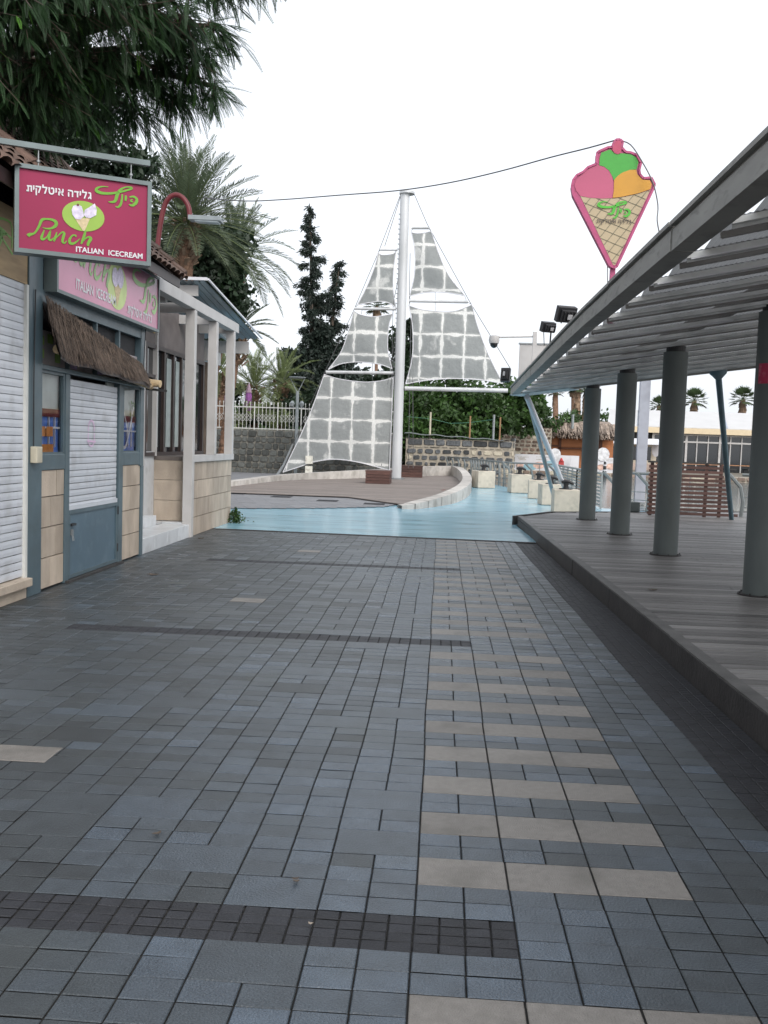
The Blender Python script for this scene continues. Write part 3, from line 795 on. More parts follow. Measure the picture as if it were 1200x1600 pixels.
for u in (0, 1):
    s_ = 1 if u == 0 else -1
    m.obox((sgp(u, 0) + sgp(u, 1)) / 2 + sU * s_ * f_ / 2, sU * f_ / 2, W3 * (hS / 2 - f_), sN * .016)
m.build('frame', M_signframe, hs_)
m = MB(); m.face([sgp(.01, .01, -.006), sgp(.99, .01, -.006), sgp(.99, .99, -.006), sgp(.01, .99, -.006)]); m.build('panel', M_magenta, hs_)
def zfn(zx, zy):                                   # enlargement -> sign face (bilinear on the inner panel corners)
    # inner panel corners in the enlargement: TL (118,112) TR (1112,228) BR (1072,832) BL (80,738)
    u = .5; v_ = .5
    for _ in range(8):
        x = (1 - u) * (1 - v_) * 118 + u * (1 - v_) * 1112 + u * v_ * 1072 + (1 - u) * v_ * 80
        y = (1 - u) * (1 - v_) * 112 + u * (1 - v_) * 228 + u * v_ * 832 + (1 - u) * v_ * 738
        u += (zx - x) / 993; v_ += (zy - y - 115 * (zx - x) / 993) / 615
    return sgp(.035 + .93 * u, 1 - (.045 + .91 * v_), -.004)
m = MB(); map_strokes(m, PUNCH, zfn, sN, wS / 1000 * .95); m.build('script_logo', M_green, hs_); m = MB(); map_strokes(m, HEB, zfn, sN, wS / 1000 * .95); m.build('hebrew_logo', M_green, hs_)
def line_text(body, za, zb_, size, bold=.0, width=None):
    a, b = zfn(*za), zfn(*zb_); U = (b - a).normalized(); W = sN.cross(U); W = W if W.z > 0 else -W
    return text_mb(body, a, U, W, sN, size, bold=bold, width=(b - a).length, th=.003)
m = line_text('ITALIAN  ICECREAM', (512, 756), (1046, 806), .062, .0015)
a, b = zfn(158, 294), zfn(664, 344); U = (b - a).normalized(); W = sN.cross(U); W = W if W.z > 0 else -W
add(m, heb('גלידה איטלקית', a, U, W, sN, .088, (b - a).length, .0025, .003)); m.build('lettering', M_white, hs_)
m = MB(); oc = zfn(586, 478); disc(m, oc, sU, W3, sN, .155 * wS, .175 * hS, .003); m.build('oval', M_lime, hs_)
m = MB()
def zpoly(mb, pts, th): mb.face([zfn(*p) + sN * th for p in pts]); return mb
zpoly(m, [(520, 500), (640, 490), (590, 592), (575, 592)], .006); m.build('cone_print', mat('wafer_print', (.62, .50, .30), .6, var=.2, scale=40), hs_)
m = MB(); zpoly(m, [(500, 470), (495, 430), (510, 400), (545, 388), (575, 402), (585, 440), (590, 480), (560, 505), (520, 500)], .009)
zpoly(m, [(590, 470), (598, 430), (640, 405), (680, 378), (692, 430), (685, 470), (640, 492), (605, 490)], .010)
m.build('scoop_print', mat('scoop_print', (.66, .60, .74), .6, var=.25, scale=30, col2=None), hs_)
m = MB(); disc(m, zfn(546, 392), sU, W3, sN, .010, .010, .012, 12); m.build('cherry_print', M_red, hs_)
m = MB(); a, b = son(-60, 224), son(234, 256)
zm = (a.z + b.z) / 2; m.bar((a.x, a.y, b.z + .0), (b.x, b.y, b.z), .045, .045); m.build('arm', M_signframe, hs_)
m = MB()
for px in (60, 205):
    p = son(px, 250); p.z = zt
    m.tube([p + V((0, 0, -.01)), V((p.x, p.y, b.z))], .006, 8); m.tube([p + V((0, 0, .03)), p + V((0, 0, .045))], .016, 8)
m.build('hanger', M_galv, hs_)

# ---- facade lightbox sign
lb = thing('lightbox_sign', 'faded pink lightbox sign on the kiosk front above the thatched awning', 'sign', (XF, 11.1, 3.0))
m = MB(); m.box(XF + .01, XF + .12, 9.42, 12.78, 3.02, 3.68); m.build('panel', M_pinkbox, lb)
m = MB()
m.box(XF + .0, XF + .135, 9.38, 12.82, 2.985, 3.02); m.box(XF + .0, XF + .135, 9.38, 12.82, 3.68, 3.71)
m.box(XF + .0, XF + .135, 9.38, 9.42, 3.02, 3.68); m.box(XF + .0, XF + .135, 12.78, 12.82, 3.02, 3.68); m.build('frame', M_signframe, lb)
LO = V((XF + .12, 9.42, 3.02)); lU = V((0, 1, 0)); lW = V((0, 0, 1)); lN = V((1, 0, 0))
def lfn(sx, sy, ox, oy, k): return lambda a, b: LO + lU * (ox + (a - sx) * k) + lW * (oy - (b - sy) * k)
M_fgreen = mat('faded_green', (.35, .55, .25), .5, var=.1)
m = MB(); map_strokes(m, PUNCH, lfn(150, 700, .16, .27, .0027), lN, .0027); m.build('script_logo', M_fgreen, lb); m = MB()
map_strokes(m, HEB, lfn(690, 400, 2.30, .16, .0030), lN, .0030); m.build('hebrew_logo', M_fgreen, lb)
m = text_mb('ITALIAN  ICECREAM', LO + lU * .48 + lW * .08, lU, lW, lN, .15, bold=.003, width=1.22)
add(m, heb('גלידה איטלקית', LO + lU * 2.12 + lW * .05, lU, lW, lN, .16, .98, .004)); m.build('lettering', M_white, lb)
m = MB(); disc(m, LO + lU * 1.75 + lW * .31, lU, lW, lN, .34, .27, .003); m.build('oval', mat('pale_lime', (.55, .66, .28), .5, var=.08), lb)
m = MB(); c = LO + lU * 1.75 + lW * .30
m.face([c + lU * -.13 + lW * .02 + lN * .006, c + lU * 0 + lW * -.23 + lN * .006, c + lU * .13 + lW * .02 + lN * .006]); m.build('cone_print', MATS['wafer_print'], lb)
m = MB(); disc(m, c + lU * -.09 + lW * .1, lU, lW, lN, .11, .11, .009); disc(m, c + lU * .09 + lW * .12, lU, lW, lN, .11, .12, .0095); m.build('scoop_print', MATS['scoop_print'], lb)

# ================================================================== RESTAURANT with veranda (left, beyond the steps)
re = thing('veranda_restaurant', 'pale building with white posted veranda and stone clad low wall', 'building', (-4.62, 15.5, 0))
XW = -4.62
m = MB(); m.box(-8.2, XW - .12, 12.7, 18.4, 0, 3.7); m.build('wall', M_plaster, re)
m = MB(); m.box(XW - .1, XW, 12.62, 15.28, .3, 1.35); m.build('white_panel', M_tilestep, re)
# stone return and low front wall
m = MB()
z = .24; r = 0
while z < 1.22:
    zz = min(1.22, z + .33); c1 = -4.62 + (.48 if r % 2 else .62)
    cs = [-4.62, c1, -4.0] if r % 2 else [-4.62, -4.0]
    for a, b in zip(cs, cs[1:]): m.box(a + .003, b - .003, 15.27, 15.36, z + .003, zz - .003, ru(0, 1))
    z = zz; r += 1
m.build('stone_return', M_stonewall, re)
def sp(r):
    c = 15.2; out = [15.2]
    while c < 18.1:
        c += ru(.28, .5); out.append(min(c, 18.12))
    if out[-1] - out[-2] < .05: out.pop(-2)
    return out
cladding(15.2, 18.12, 0, 1.2, XF - .04, .3, split=sp, proud=.03).build('low_wall', M_stonewall, re)
m = MB(); m.box(XF - .12, XF - .035, 15.15, 18.12, 0, 1.2); m.build('wall_core', M_kerb, re)
m = MB(); m.box(XF - .16, XF + .025, 15.19, 18.16, 1.2, 1.31); m.build('wall_cap', M_plaster, re, bevel=.005)
m = MB(); m.box(XW, XF - .17, 15.26, 18.14, 1.22, 1.28); m.build('ledge', mat('ledge_wood', (.13, .11, .10), .6), re)
m = MB(); m.box(-4.64, XF - .17, 18.10, 18.16, 0, 1.22); m.build('end_wall', M_stonewall, re)
# glazed front
m = MB()
for yy in (12.9, 14.72, 15.26, 15.7, 16.25, 16.75, 17.35, 18.30):
    m.box(XW - .04, XW + .03, yy - .035, yy + .035, 1.3, 3.02)
m.box(XW - .04, XW + .035, 12.7, 18.36, 1.28, 1.34); m.box(XW - .04, XW + .035, 12.7, 18.36, 2.98, 3.05); m.box(XW - .04, XW + .03, 12.7, 15.2, 2.52, 2.57)
wf = m.build('window', M_brownframe, re)
m = MB(); m.box(XW - .03, XW - .02, 12.7, 18.34, 1.34, 2.98); m.build('pane', M_glass, wf)
m = MB()
for yy, w_ in ((15.95, .30), (16.5, .22), (15.42, .06)): m.box(XW - .018, XW - .010, yy, yy + w_, 1.42, 2.9)
m.build('curtain', mat('pale_curtain', (.36, .40, .39), .8, var=.1), wf)
m = MB(); y = 12.7; k = 0
while y < 18.36:
    m.v += [(XW + (.018 if k % 2 else -.006), y, 3.05), (XW + (.018 if k % 2 else -.006), y, 3.72)]
    if k: n = len(m.v); m.f.append((n - 4, n - 2, n - 1, n - 3)); m.t.append(.5)
    y += .045; k += 1
m.build('corrugated_cladding', mat('corrugated_grey', (.17, .15, .145), .5, metal=.3, var=.2, scale=3), re)
m = MB(); m.box(XW + .02, XW + .03, 14.86, 15.12, 3.22, 3.50); m.build('sticker', mat('yellow_sticker', (.60, .50, .12), .5, col2=(.5, .05, .05), scale=5), re)
m = MB(); m.box(XW - .02, XW + .05, 15.19, 15.25, 1.28, 3.75); m.box(XW - .02, XW + .045, 14.58, 14.62, .3, 3.05); m.build('white_trim', M_plaster, re)
m = MB()
for yy in (15.22, 16.62, 17.97):
    pass
for k, yy in enumerate((15.12, 16.60, 17.98)):
    p = MB(); p.box(XF - .115, XF + .035, yy - .07, yy + .07, 0 if k == 0 else 1.31, 3.60); p.build('post', M_plaster, re, bevel=.006)
m = MB(); m.box(XF - .12, XF + .04, 12.84, 18.30, 3.60, 3.77); m.build('veranda_beam', M_plaster, re, bevel=.006)
for yy in (12.9, 14.0, 15.12, 16.6, 17.98):
    m = MB(); m.box(XW - .1, XF - .12, yy - .05, yy + .05, 3.55, 3.70); m.build('cross_beam', M_plaster, re)
m = MB(); m.box(XW, XF - .12, 12.84, 15.0, 3.72, 3.75); m.build('soffit', M_plaster, re)
m = MB(); p = at(232, 432, 12.9)
m.box(-4.4, -3.97, 12.66, 12.74, 3.3, 3.62); m.build('fascia_board', M_plaster, re)
# corrugated roof sloping away
A_, B_, C_, D_ = V((-7.6, 16.5, 4.31)), V((-4.13, 16.5, 4.28)), V((-3.80, 19.8, 3.66)), V((-7.6, 19.8, 3.62))
m = MB(); n = 60
for k in range(n + 1):
    t = k / n; h = V((0, 0, .018 * (1 if k % 2 else -1)))
    m.v += [tuple(A_.lerp(B_, t) + h), tuple(D_.lerp(C_, t) + h)]
    if k: q = len(m.v); m.f.append((q - 4, q - 2, q - 1, q - 3)); m.t.append(.5)
m.build('roof', mat('roof_sheet_blue', (.20, .24, .26), .42, metal=.5, var=.25, scale=2, stretch=(4, .4, 1)), re)
m = MB(); m.bar(A_ + V((0, -.02, .03)), B_ + V((.02, -.02, .03)), .05, .05); m.bar(B_ + V((.03, 0, .03)), C_ + V((.03, 0, .02)), .03, .03); m.build('roof_trim', M_white, re)
m = MB(); m.bar((-6.5, 16.7, 4.14), (-4.32, 16.7, 4.14), .05, .18); m.bar((-6.5, 19.5, 3.45), (-3.98, 19.5, 3.45), .06, .24)
m.bar((-4.55, 16.7, 4.1), (-4.35, 19.5, 3.56), .05, .12); m.bar((-4.6, 18.4, 3.2), (-4.6, 19.5, 3.2), .1, .25); m.build('roof_frame', M_plaster, re)
for x in (-6.4, -4.6):
    m = MB(); m.box(x - .06, x + .06, 19.44, 19.56, 0, 3.33) if x < -5 else m.box(x - .04, x + .04, 19.46, 19.54, 3.1, 3.33); m.build('roof_support', M_plaster, re)
# white tiled steps
m = MB()
for k in range(4): m.box(XF - .44, XF + .0, 12.62 + k * .61, 12.62 + (k + 1) * .61 - .004, 0, .21, ru(0, 1))
st1 = m.build('step', M_tilestep, re, bevel=.006)
m = MB()
for k in range(3): m.box(XW - .02, XF - .45, 12.62 + k * .72, 12.62 + (k + 1) * .72 - .004, 0, .36, ru(0, 1))
m.build('step', M_tilestep, re, bevel=.006)
m = MB(); m.box(XW, XF - .45, 14.8, 15.27, 0, .235); m.box(XF - .44, XF - .02, 15.07, 15.27, 0, .235); m.build('landing', M_tilestep, re)
# weed at the wall corner
wd_ = thing('weed', 'low green weed growing at the far corner of the veranda wall', 'plant', (-3.86, 18.1, 0))
m = MB()
for _ in range(620):
    a = ru(0, 6.28); r = abs(random.gauss(0, .10)); z = ru(0, .30) * max(.1, 1 - r / .3)
    p = V((-3.86 + r * math.cos(a), 18.02 + r * math.sin(a), z)); d = V((ru(-1, 1), ru(-1, 1), ru(-.2, 1))).normalized() * ru(.02, .05); s_ = d.cross(V((ru(-1, 1), ru(-1, 1), 1))).normalized() * .014
    m.face([p - s_, p + d * .5 - s_ * 1.2, p + d, p + s_], ru(0, 1))
m.build('leaves', M_leafC, wd_)
m = MB()
for _ in range(9): m.tube([(-3.86 + ru(-.03, .03), 18.02 + ru(-.03, .03), 0), (-3.86 + ru(-.12, .12), 18.02 + ru(-.1, .1), .22)], .003, 5)
m.build('stem', M_leafC, wd_)

# ================================================================== crooked red street lamp
lp = thing('crook_lamp', 'dark red crook-topped lamp behind the tiled roof', 'street lamp', (-5.95, 19.5, 0))
def L(px, py): return at(px, py, 19.5)
arc = [L(244, 400), L(250, 355), L(256, 325), L(263, 311), L(272, 305), L(281, 306), L(289, 313), L(295, 325), L(297, 342)]
arc = [V(p) for p in cr([tuple(p) for p in arc], 4)]
m = MB(); m.tube([V((arc[0].x, 19.5, 0))] + arc, [.06] + [.052] * len(arc), 12); m.build('pole', M_redpipe, lp, smooth=True)
e = arc[-1]
m = MB(); m.obox(e + V((.32, 0, .0)), V((.33, 0, -.01)), V((0, .14, 0)), V((0, 0, .045))); m.tube([e + V((0, 0, .02)), e + V((.7, 0, .0))], .02, 8)
m.build('lamp_head', M_lampgrey, lp, bevel=.02)
m = MB(); m.obox(e + V((.36, 0, -.055)), V((.24, 0, -.01)), V((0, .11, 0)), V((0, 0, .02))); m.build('lens', mat('lamp_lens', (.5, .55, .57), .2), lp, bevel=.01)

# ================================================================== SAIL SCULPTURE
pf = thing('platform', 'low boat-shaped timber platform edged by a pale stone curb', 'platform', (-2, 36, 0))
cpx = [(300, 757, .20), (363, 750, .22), (440, 741, .28), (520, 736.5, .36), (600, 732, .45), (655, 729, .52), (690, 727, .55), (716, 728.5, .55), (729, 735, .50), (737, 746, .43), (733, 757, .37),
       (715, 768, .31), (690, 777, .23), (655, 786, .15), (628, 790, .09)]
cp = []
for px, py, z in cpx:
    p = gz(px, py, z)
    cp.append((p.x, min(p.y, 49.5), z))
cs = cr(cp, 5)
m = MB(); n = len(cs); wdt = .34
Ls, Rs = [], []
for i, p in enumerate(cs):
    d = V(cs[min(i + 1, n - 1)]) - V(cs[max(i - 1, 0)]); d.z = 0; d.normalize(); nn = V((-d.y, d.x, 0))
    Ls.append(V(p)); Rs.append(V(p) - nn * wdt)
for i in range(n - 1):
    a, b, c, d = Ls[i], Ls[i + 1], Rs[i + 1], Rs[i]
    t = .5 + .5 * math.sin(i // 2 * 7.3)
    z0 = lambda q: V((q.x, q.y, -.05))
    m.face([a, b, c, d][::-1], t); m.face([z0(a), z0(b), b, a], t); m.face([d, c, z0(c), z0(d)], t)
m.build('curb', M_curb, pf)
m = MB()
for i in range(3, n - 2, 3):
    a, d = Ls[i], Rs[i]; o_ = (d - a).normalized() * .006
    tn_ = (V(cs[i + 1]) - V(cs[i - 1])).normalized() * .012
    m.face([a - o_ + tn_ + V((0, 0, .003)), a - o_ - tn_ + V((0, 0, .003)), d + o_ - tn_ + V((0, 0, .003)), d + o_ + tn_ + V((0, 0, .003))])
    m.face([a - o_ + tn_ + V((0, 0, .003)), a - o_ - tn_ + V((0, 0, .003)), V((a.x, a.y, 0)) - o_ - tn_, V((a.x, a.y, 0)) - o_ + tn_])
m.build('curb_joints', M_joint, pf)
# platform boards clipped to the curb outline
front = [gz(365, 760, .05), gz(450, 766, .05), gz(540, 776, .05), gz(634, 789, .05)]
poly = [(p[0], p[1]) for p in [tuple(q) for q in [Rs[i] for i in range(0, n, 3)]]] + [(p.x, p.y) for p in front[::-1]] + [(-9.5, 27.2)]
def span(poly, y):
    xs = []
    for i in range(len(poly)):
        (xa, ya), (xb, yb) = poly[i], poly[(i + 1) % len(poly)]
        if (ya <= y < yb) or (yb <= y < ya): xs.append(xa + (xb - xa) * (y - ya) / (yb - ya))
    xs.sort(); return xs
m = MB(); y = 23.9
while y < 49.3:
    xa_, xb_ = span(poly, y + .01), span(poly, y + .135)
    xs = [min(xa_[0], xb_[0]), max(xa_[-1], xb_[-1])] if xa_ and xb_ else (xa_ or xb_)[:2]
    for a, b in zip(xs[::2], xs[1::2]):
        x = a
        while x < b - .01:
            x1 = min(b, x + ru(2, 4)); stone(m, x, x1, y, y + .145, ru(0, 1), .003, .009, .062, .004); x = x1
    y += .145
m.build('boards', M_plat, pf)
m = MB(); y = 24.2
while y < 49:
    xs = span(poly, y + .1)
    if len(xs) > 1: m.face([(xs[0] + .05, y, .03), (xs[-1] - .05, y, .03), (xs[-1] - .05, y + .2, .03), (xs[0] + .05, y + .2, .03)])
    y += .2
m.build('base', M_plat, pf)
# grey paving wedge in front of the boards
wp = [gz(365, 756, .0), gz(450, 761), gz(540, 771), gz(640, 786), gz(600, 793), gz(500, 795), gz(400, 795.5), gz(330, 795), gz(250, 790), gz(250, 757)]
g = MB(); pl2 = [(p.x, p.y) for p in wp]; y = 20.5
while y < 33:
    xs = span(pl2, y + .1)
    for a, b in zip(xs[::2], xs[1::2]):
        x = a
        while x < b - .01:
            x1 = min(b, x + .4); stone(g, x, x1, y, y + .2, ru(.2, .8), .004, .004, .022); x = x1
    y += .2
g.build('plaza_paving', M_plaza, kind='structure')
for px, py in ((369, 771), (440, 776), (512, 782), (585, 787)):
    p = gz(px, py, .03)
    g = MB(); 
    for k in range(7): g.box(p.x - .27, p.x + .27, p.y - .3 + k * .09, p.y - .25 + k * .09, .02, .032)
    gr = g.build('floor_grate', M_band)
    tag(gr, {369: 'dark floor grate, leftmost of four set in grey paving', 440: 'dark floor grate, second from left in grey paving', 512: 'dark floor grate, third from left in grey paving', 585: 'dark floor grate, rightmost of four near the blue ground'}[px], 'grate', 'floor grates in the grey paving')

YS = 42.0
sa = thing('sail_sculpture', 'tall steel mast with white patched netting sails, standing on the timber platform', 'sculpture', (-1.96, YS, .06))
def S(zx, zy, dy=0): return at(400 + zx / 2.857, 280 + zy / 2.857, YS + dy)
# sail cloth: grey netting in squares between white seams
ms = bpy.data.materials.new('sail_net'); ms.use_nodes = True; n_ = ms.node_tree.nodes; l_ = ms.node_tree.links; pb = n_['Principled BSDF']
tc = n_.new('ShaderNodeTexCoord'); nz = n_.new('ShaderNodeTexNoise'); nz.inputs['Scale'].default_value = 2.6; nz.inputs['Detail'].default_value = 4
l_.new(tc.outputs['Object'], nz.inputs['Vector'])
ad = n_.new('ShaderNodeVectorMath'); ad.operation = 'MULTIPLY_ADD'; l_.new(nz.outputs['Color'], ad.inputs[0])
ad.inputs[1].default_value = (.11, .11, .11); l_.new(tc.outputs['Object'], ad.inputs[2])
sx = n_.new('ShaderNodeSeparateXYZ'); l_.new(ad.outputs[0], sx.inputs[0])
fac = None
for out, ph in (('X', .02), ('Z', .30)):
    a1 = n_.new('ShaderNodeMath'); a1.operation = 'MULTIPLY_ADD'; a1.inputs[1].default_value = 1 / .95; a1.inputs[2].default_value = 40 + ph; l_.new(sx.outputs[out], a1.inputs[0])
    a2 = n_.new('ShaderNodeMath'); a2.operation = 'FRACT'; l_.new(a1.outputs[0], a2.inputs[0])
    a3 = n_.new('ShaderNodeMath'); a3.operation = 'SUBTRACT'; a3.inputs[1].default_value = .5; l_.new(a2.outputs[0], a3.inputs[0])
    a4 = n_.new('ShaderNodeMath'); a4.operation = 'ABSOLUTE'; l_.new(a3.outputs[0], a4.inputs[0])
    fac = (a4 if fac is None else fac)
    if fac is not a4:
        mm = n_.new('ShaderNodeMath'); mm.operation = 'MAXIMUM'; l_.new(fac.outputs[0], mm.inputs[0]); l_.new(a4.outputs[0], mm.inputs[1]); fac = mm
# fading of squares towards the seams plus worn patches
mrr = n_.new('ShaderNodeMapRange'); mrr.interpolation_type = 'SMOOTHSTEP'; mrr.inputs[1].default_value = .425; mrr.inputs[2].default_value = .468; n6 = n_.new('ShaderNodeTexNoise'); n6.inputs['Scale'].default_value = 1.7; n6.inputs['Detail'].default_value = 3; l_.new(tc.outputs['Object'], n6.inputs['Vector'])
m6 = n_.new('ShaderNodeMath'); m6.operation = 'MULTIPLY_ADD'; m6.inputs[1].default_value = .26; m6.inputs[2].default_value = -.125; l_.new(n6.outputs[0], m6.inputs[0])
m7 = n_.new('ShaderNodeMath'); m7.operation = 'ADD'; l_.new(fac.outputs[0], m7.inputs[0]); l_.new(m6.outputs[0], m7.inputs[1]); l_.new(m7.outputs[0], mrr.inputs[0])
n5 = n_.new('ShaderNodeTexNoise'); n5.inputs['Scale'].default_value = .9; n5.inputs['Detail'].default_value = 5; l_.new(tc.outputs['Object'], n5.inputs['Vector'])
m5 = n_.new('ShaderNodeMapRange'); m5.inputs[1].default_value = .60; m5.inputs[2].default_value = .66; m5.inputs[4].default_value = .6; l_.new(n5.outputs[0], m5.inputs[0])
mh = n_.new('ShaderNodeMapRange'); mh.interpolation_type = 'SMOOTHSTEP'; mh.inputs[1].default_value = .34; mh.inputs[2].default_value = .50; mh.inputs[4].default_value = .30; l_.new(m7.outputs[0], mh.inputs[0])
mz = n_.new('ShaderNodeMath'); mz.operation = 'MAXIMUM'; l_.new(mrr.outputs[0], mz.inputs[0]); l_.new(mh.outputs[0], mz.inputs[1]); mrr = mz
mx5 = n_.new('ShaderNodeMath'); mx5.operation = 'MAXIMUM'; l_.new(mrr.outputs[0], mx5.inputs[0]); l_.new(m5.outputs[0], mx5.inputs[1])
mc = n_.new('ShaderNodeMixRGB'); mc.inputs[1].default_value = (.38, .395, .39, 1); mc.inputs[2].default_value = (.97, .96, .92, 1); l_.new(mx5.outputs[0], mc.inputs[0])
wv = n_.new('ShaderNodeTexNoise'); wv.inputs['Scale'].default_value = 26; wv.inputs['Detail'].default_value = 6; l_.new(tc.outputs['Object'], wv.inputs['Vector'])
wr = n_.new('ShaderNodeMapRange'); wr.inputs[1].default_value = .3; wr.inputs[2].default_value = .7; wr.inputs[3].default_value = .86; wr.inputs[4].default_value = 1.1; l_.new(wv.outputs[0], wr.inputs[0])
ws = n_.new('ShaderNodeVectorMath'); ws.operation = 'SCALE'; l_.new(mc.outputs[0], ws.inputs[0]); l_.new(wr.outputs[0], ws.inputs['Scale']); mc = ws
l_.new(mc.outputs[0], pb.inputs['Base Color']); pb.inputs['Roughness'].default_value = .8
cn = n_.new('ShaderNodeTexNoise'); cn.inputs['Scale'].default_value = 1.1; cn.inputs['Detail'].default_value = 4; l_.new(tc.outputs['Object'], cn.inputs['Vector'])
cb2 = n_.new('ShaderNodeBump'); cb2.inputs['Strength'].default_value = .8; cb2.inputs['Distance'].default_value = .25; l_.new(cn.outputs[0], cb2.inputs['Height']); l_.new(cb2.outputs[0], pb.inputs['Normal'])
tsl = n_.new('ShaderNodeBsdfTranslucent'); l_.new(mc.outputs[0], tsl.inputs[0]); mxx = n_.new('ShaderNodeMixShader'); mxx.inputs[0].default_value = .45
l_.new(pb.outputs[0], mxx.inputs[1]); l_.new(tsl.outputs[0], mxx.inputs[2]); l_.new(mxx.outputs[0], n_['Material Output'].inputs[0])
def sail(top, right, bottom, left, belly=.25):
    """edge curves in enlargement pixels; top/bottom run left->right, left/right run top->bottom"""
    n = 22
    def res(c):
        q = cr([(float(a), float(b)) for a, b in c], 12); out = []
        L = [0]
        for i in range(1, len(q)): L.append(L[-1] + math.dist(q[i], q[i - 1]))
        for k in range(n + 1):
            s = L[-1] * k / n; i = 1
            while i < len(L) - 1 and L[i] < s: i += 1
            t = (s - L[i - 1]) / max(1e-6, L[i] - L[i - 1]); out.append(V((q[i - 1][0] + (q[i][0] - q[i - 1][0]) * t, q[i - 1][1] + (q[i][1] - q[i - 1][1]) * t)))
        return out
    T, Rr, B, Lf = res(top), res(right), res(bottom), res(left)
    m = MB()
    for j in range(n + 1):
        v_ = j / n
        for i in range(n + 1):
            u = i / n
            p = T[i] * (1 - v_) + B[i] * v_ + Lf[j] * (1 - u) + Rr[j] * u - (T[0] * (1 - u) * (1 - v_) + T[n] * u * (1 - v_) + B[0] * (1 - u) * v_ + B[n] * u * v_)
            m.v.append(tuple(S(p.x, p.y, -belly * math.sin(math.pi * u) * math.sin(math.pi * v_))))
    for j in range(n):
        for i in range(n):
            a = j * (n + 1) + i; m.f.append((a, a + 1, a + n + 2, a + n + 1)); m.t.append(.5)
    o = m.build('sail', ms, sa, smooth=True)
    # rope hem
    h = MB()
    for c in (T, Rr, B, Lf): h.tube([S(p.x, p.y) for p in c], .022, 6)
    h.build('hem', M_white, o)
    return o
ti = MB()
for p_, q_ in (((546, 325), (556, 315)), ((626, 318), (630, 316)), ((452, 562), (442, 577)), ((624, 574), (622, 578)), ((436, 588), (440, 577)), ((610, 602), (614, 580)), ((322, 850), (316, 861)), ((607, 846), (610, 864)),
               ((305, 872), (314, 861)), ((614, 884), (612, 866)), ((692, 236), (700, 220)), ((782, 232), (768, 219)), ((686, 522), (690, 543)), ((932, 520), (940, 546)), ((682, 563), (688, 545)), ((964, 560), (944, 548)), ((668, 914), (668, 934)), ((1102, 912), (1118, 942)),
               ((500, 554), (504, 577)), ((560, 547), (560, 578)), ((470, 606), (474, 578)), ((560, 614), (560, 579)), ((400, 822), (400, 861)), ((520, 822), (520, 863)), ((400, 896), (400, 863)), ((520, 904), (520, 864)), ((800, 503), (800, 544)), ((800, 588), (800, 546))):
    ti.tube([S(*p_), S(*q_)], .012, 4)
ti.build('lacing', M_cable, sa)
sail([(545, 325), (560, 338), (610, 334), (626, 318)], [(626, 318), (614, 400), (612, 490), (624, 574)], [(452, 562), (500, 552), (560, 545), (600, 556), (624, 574)], [(545, 325), (530, 390), (495, 480), (452, 562)])
sail([(436, 588), (470, 606), (530, 614), (610, 602)], [(610, 602), (592, 660), (588, 760), (607, 846)], [(322, 850), (380, 824), (460, 816), (550, 826), (607, 846)], [(436, 588), (415, 670), (380, 770), (322, 850)])
sail([(305, 872), (370, 892), (480, 906), (560, 900), (614, 884)], [(614, 884), (608, 1000), (602, 1150), (596, 1300)], [(120, 1308), (190, 1285), (260, 1262), (350, 1250), (450, 1262), (530, 1282), (596, 1300)], [(305, 872), (255, 1010), (205, 1130), (120, 1308)])
sail([(692, 236), (715, 242), (750, 240), (782, 232)], [(782, 232), (815, 330), (860, 430), (932, 520)], [(686, 522), (740, 508), (800, 503), (860, 507), (932, 520)], [(692, 236), (708, 310), (708, 420), (686, 522)])
sail([(682, 563), (740, 582), (840, 592), (900, 586), (964, 560)], [(964, 560), (990, 660), (1040, 790), (1102, 912)], [(668, 914), (760, 898), (880, 890), (1000, 896), (1102, 912)], [(682, 563), (698, 650), (698, 790), (668, 914)])
m = MB(); mt = at(633, 303, YS); mbse = V((-1.92, YS, .06)); m.tube([mbse, mt], [.215, .20], 28); mast = m.build('mast', M_mast, sa, smooth=True)
m = MB(); c = at(636, 302, YS); m.tube([c + V((0, 0, -.04)), c + V((0, 0, .05))], .33, 24); m.tube([c + V((0, 0, .05)), c + V((0, 0, .16))], .06, 10); m.build('mast_cap', M_mast, sa)
m = MB(); m.tube([(-1.92, YS, .06), (-1.92, YS, .12)], .34, 24); m.build('foot_plate', M_galv, sa)
m = MB()
for k in range(34):                                # climbing rungs
    z = 4.5 + k * .21; x = -1.93 - .20 - .008; m.tube([(x, YS - .12, z), (x - .05, YS - .16, z), (x - .05, YS - .02, z), (x, YS + .02, z)], .012, 5)
m.build('rungs', M_galv, mast)
for a, b, r in (((553, 315), (632, 316), .045), ((438, 577), (626, 580), .06), ((312, 861), (614, 865), .07), ((694, 218), (772, 218), .055), ((684, 543), (946, 548), .065), ((664, 934), (1124, 944), .095)):
    m = MB(); m.tube([S(*a), S(*b)], r, 12); m.build('boom', M_mast, sa, smooth=True)
m = MB()
for pts in ([(646, 66), (548, 322), (434, 590), (304, 866), (110, 1310)], [(648, 68), (574, 300)], [(706, 66), (764, 200), (950, 540), (1136, 846)], [(656, 330), (612, 560), (606, 860), (590, 1310)],
            [(640, 600), (604, 900), (560, 1280)], [(632, 640), (590, 900), (545, 1270)], [(692, 600), (680, 1290)], [(698, 600), (702, 1290)], [(688, 330), (684, 560)], [(664, 914), (664, 940)]):
    m.tube([S(*p) for p in pts], .014, 5)
m.build('rigging', M_cable, sa)
m = MB(); a = S(112, 1312); m.tube([a + V((-.25, 0, -.25)), a + V((.1, 0, .35)), a + V((.5, 0, 1.3))], [.09, .05, .04], 10); m.build('stay_anchor', M_galv, sa)
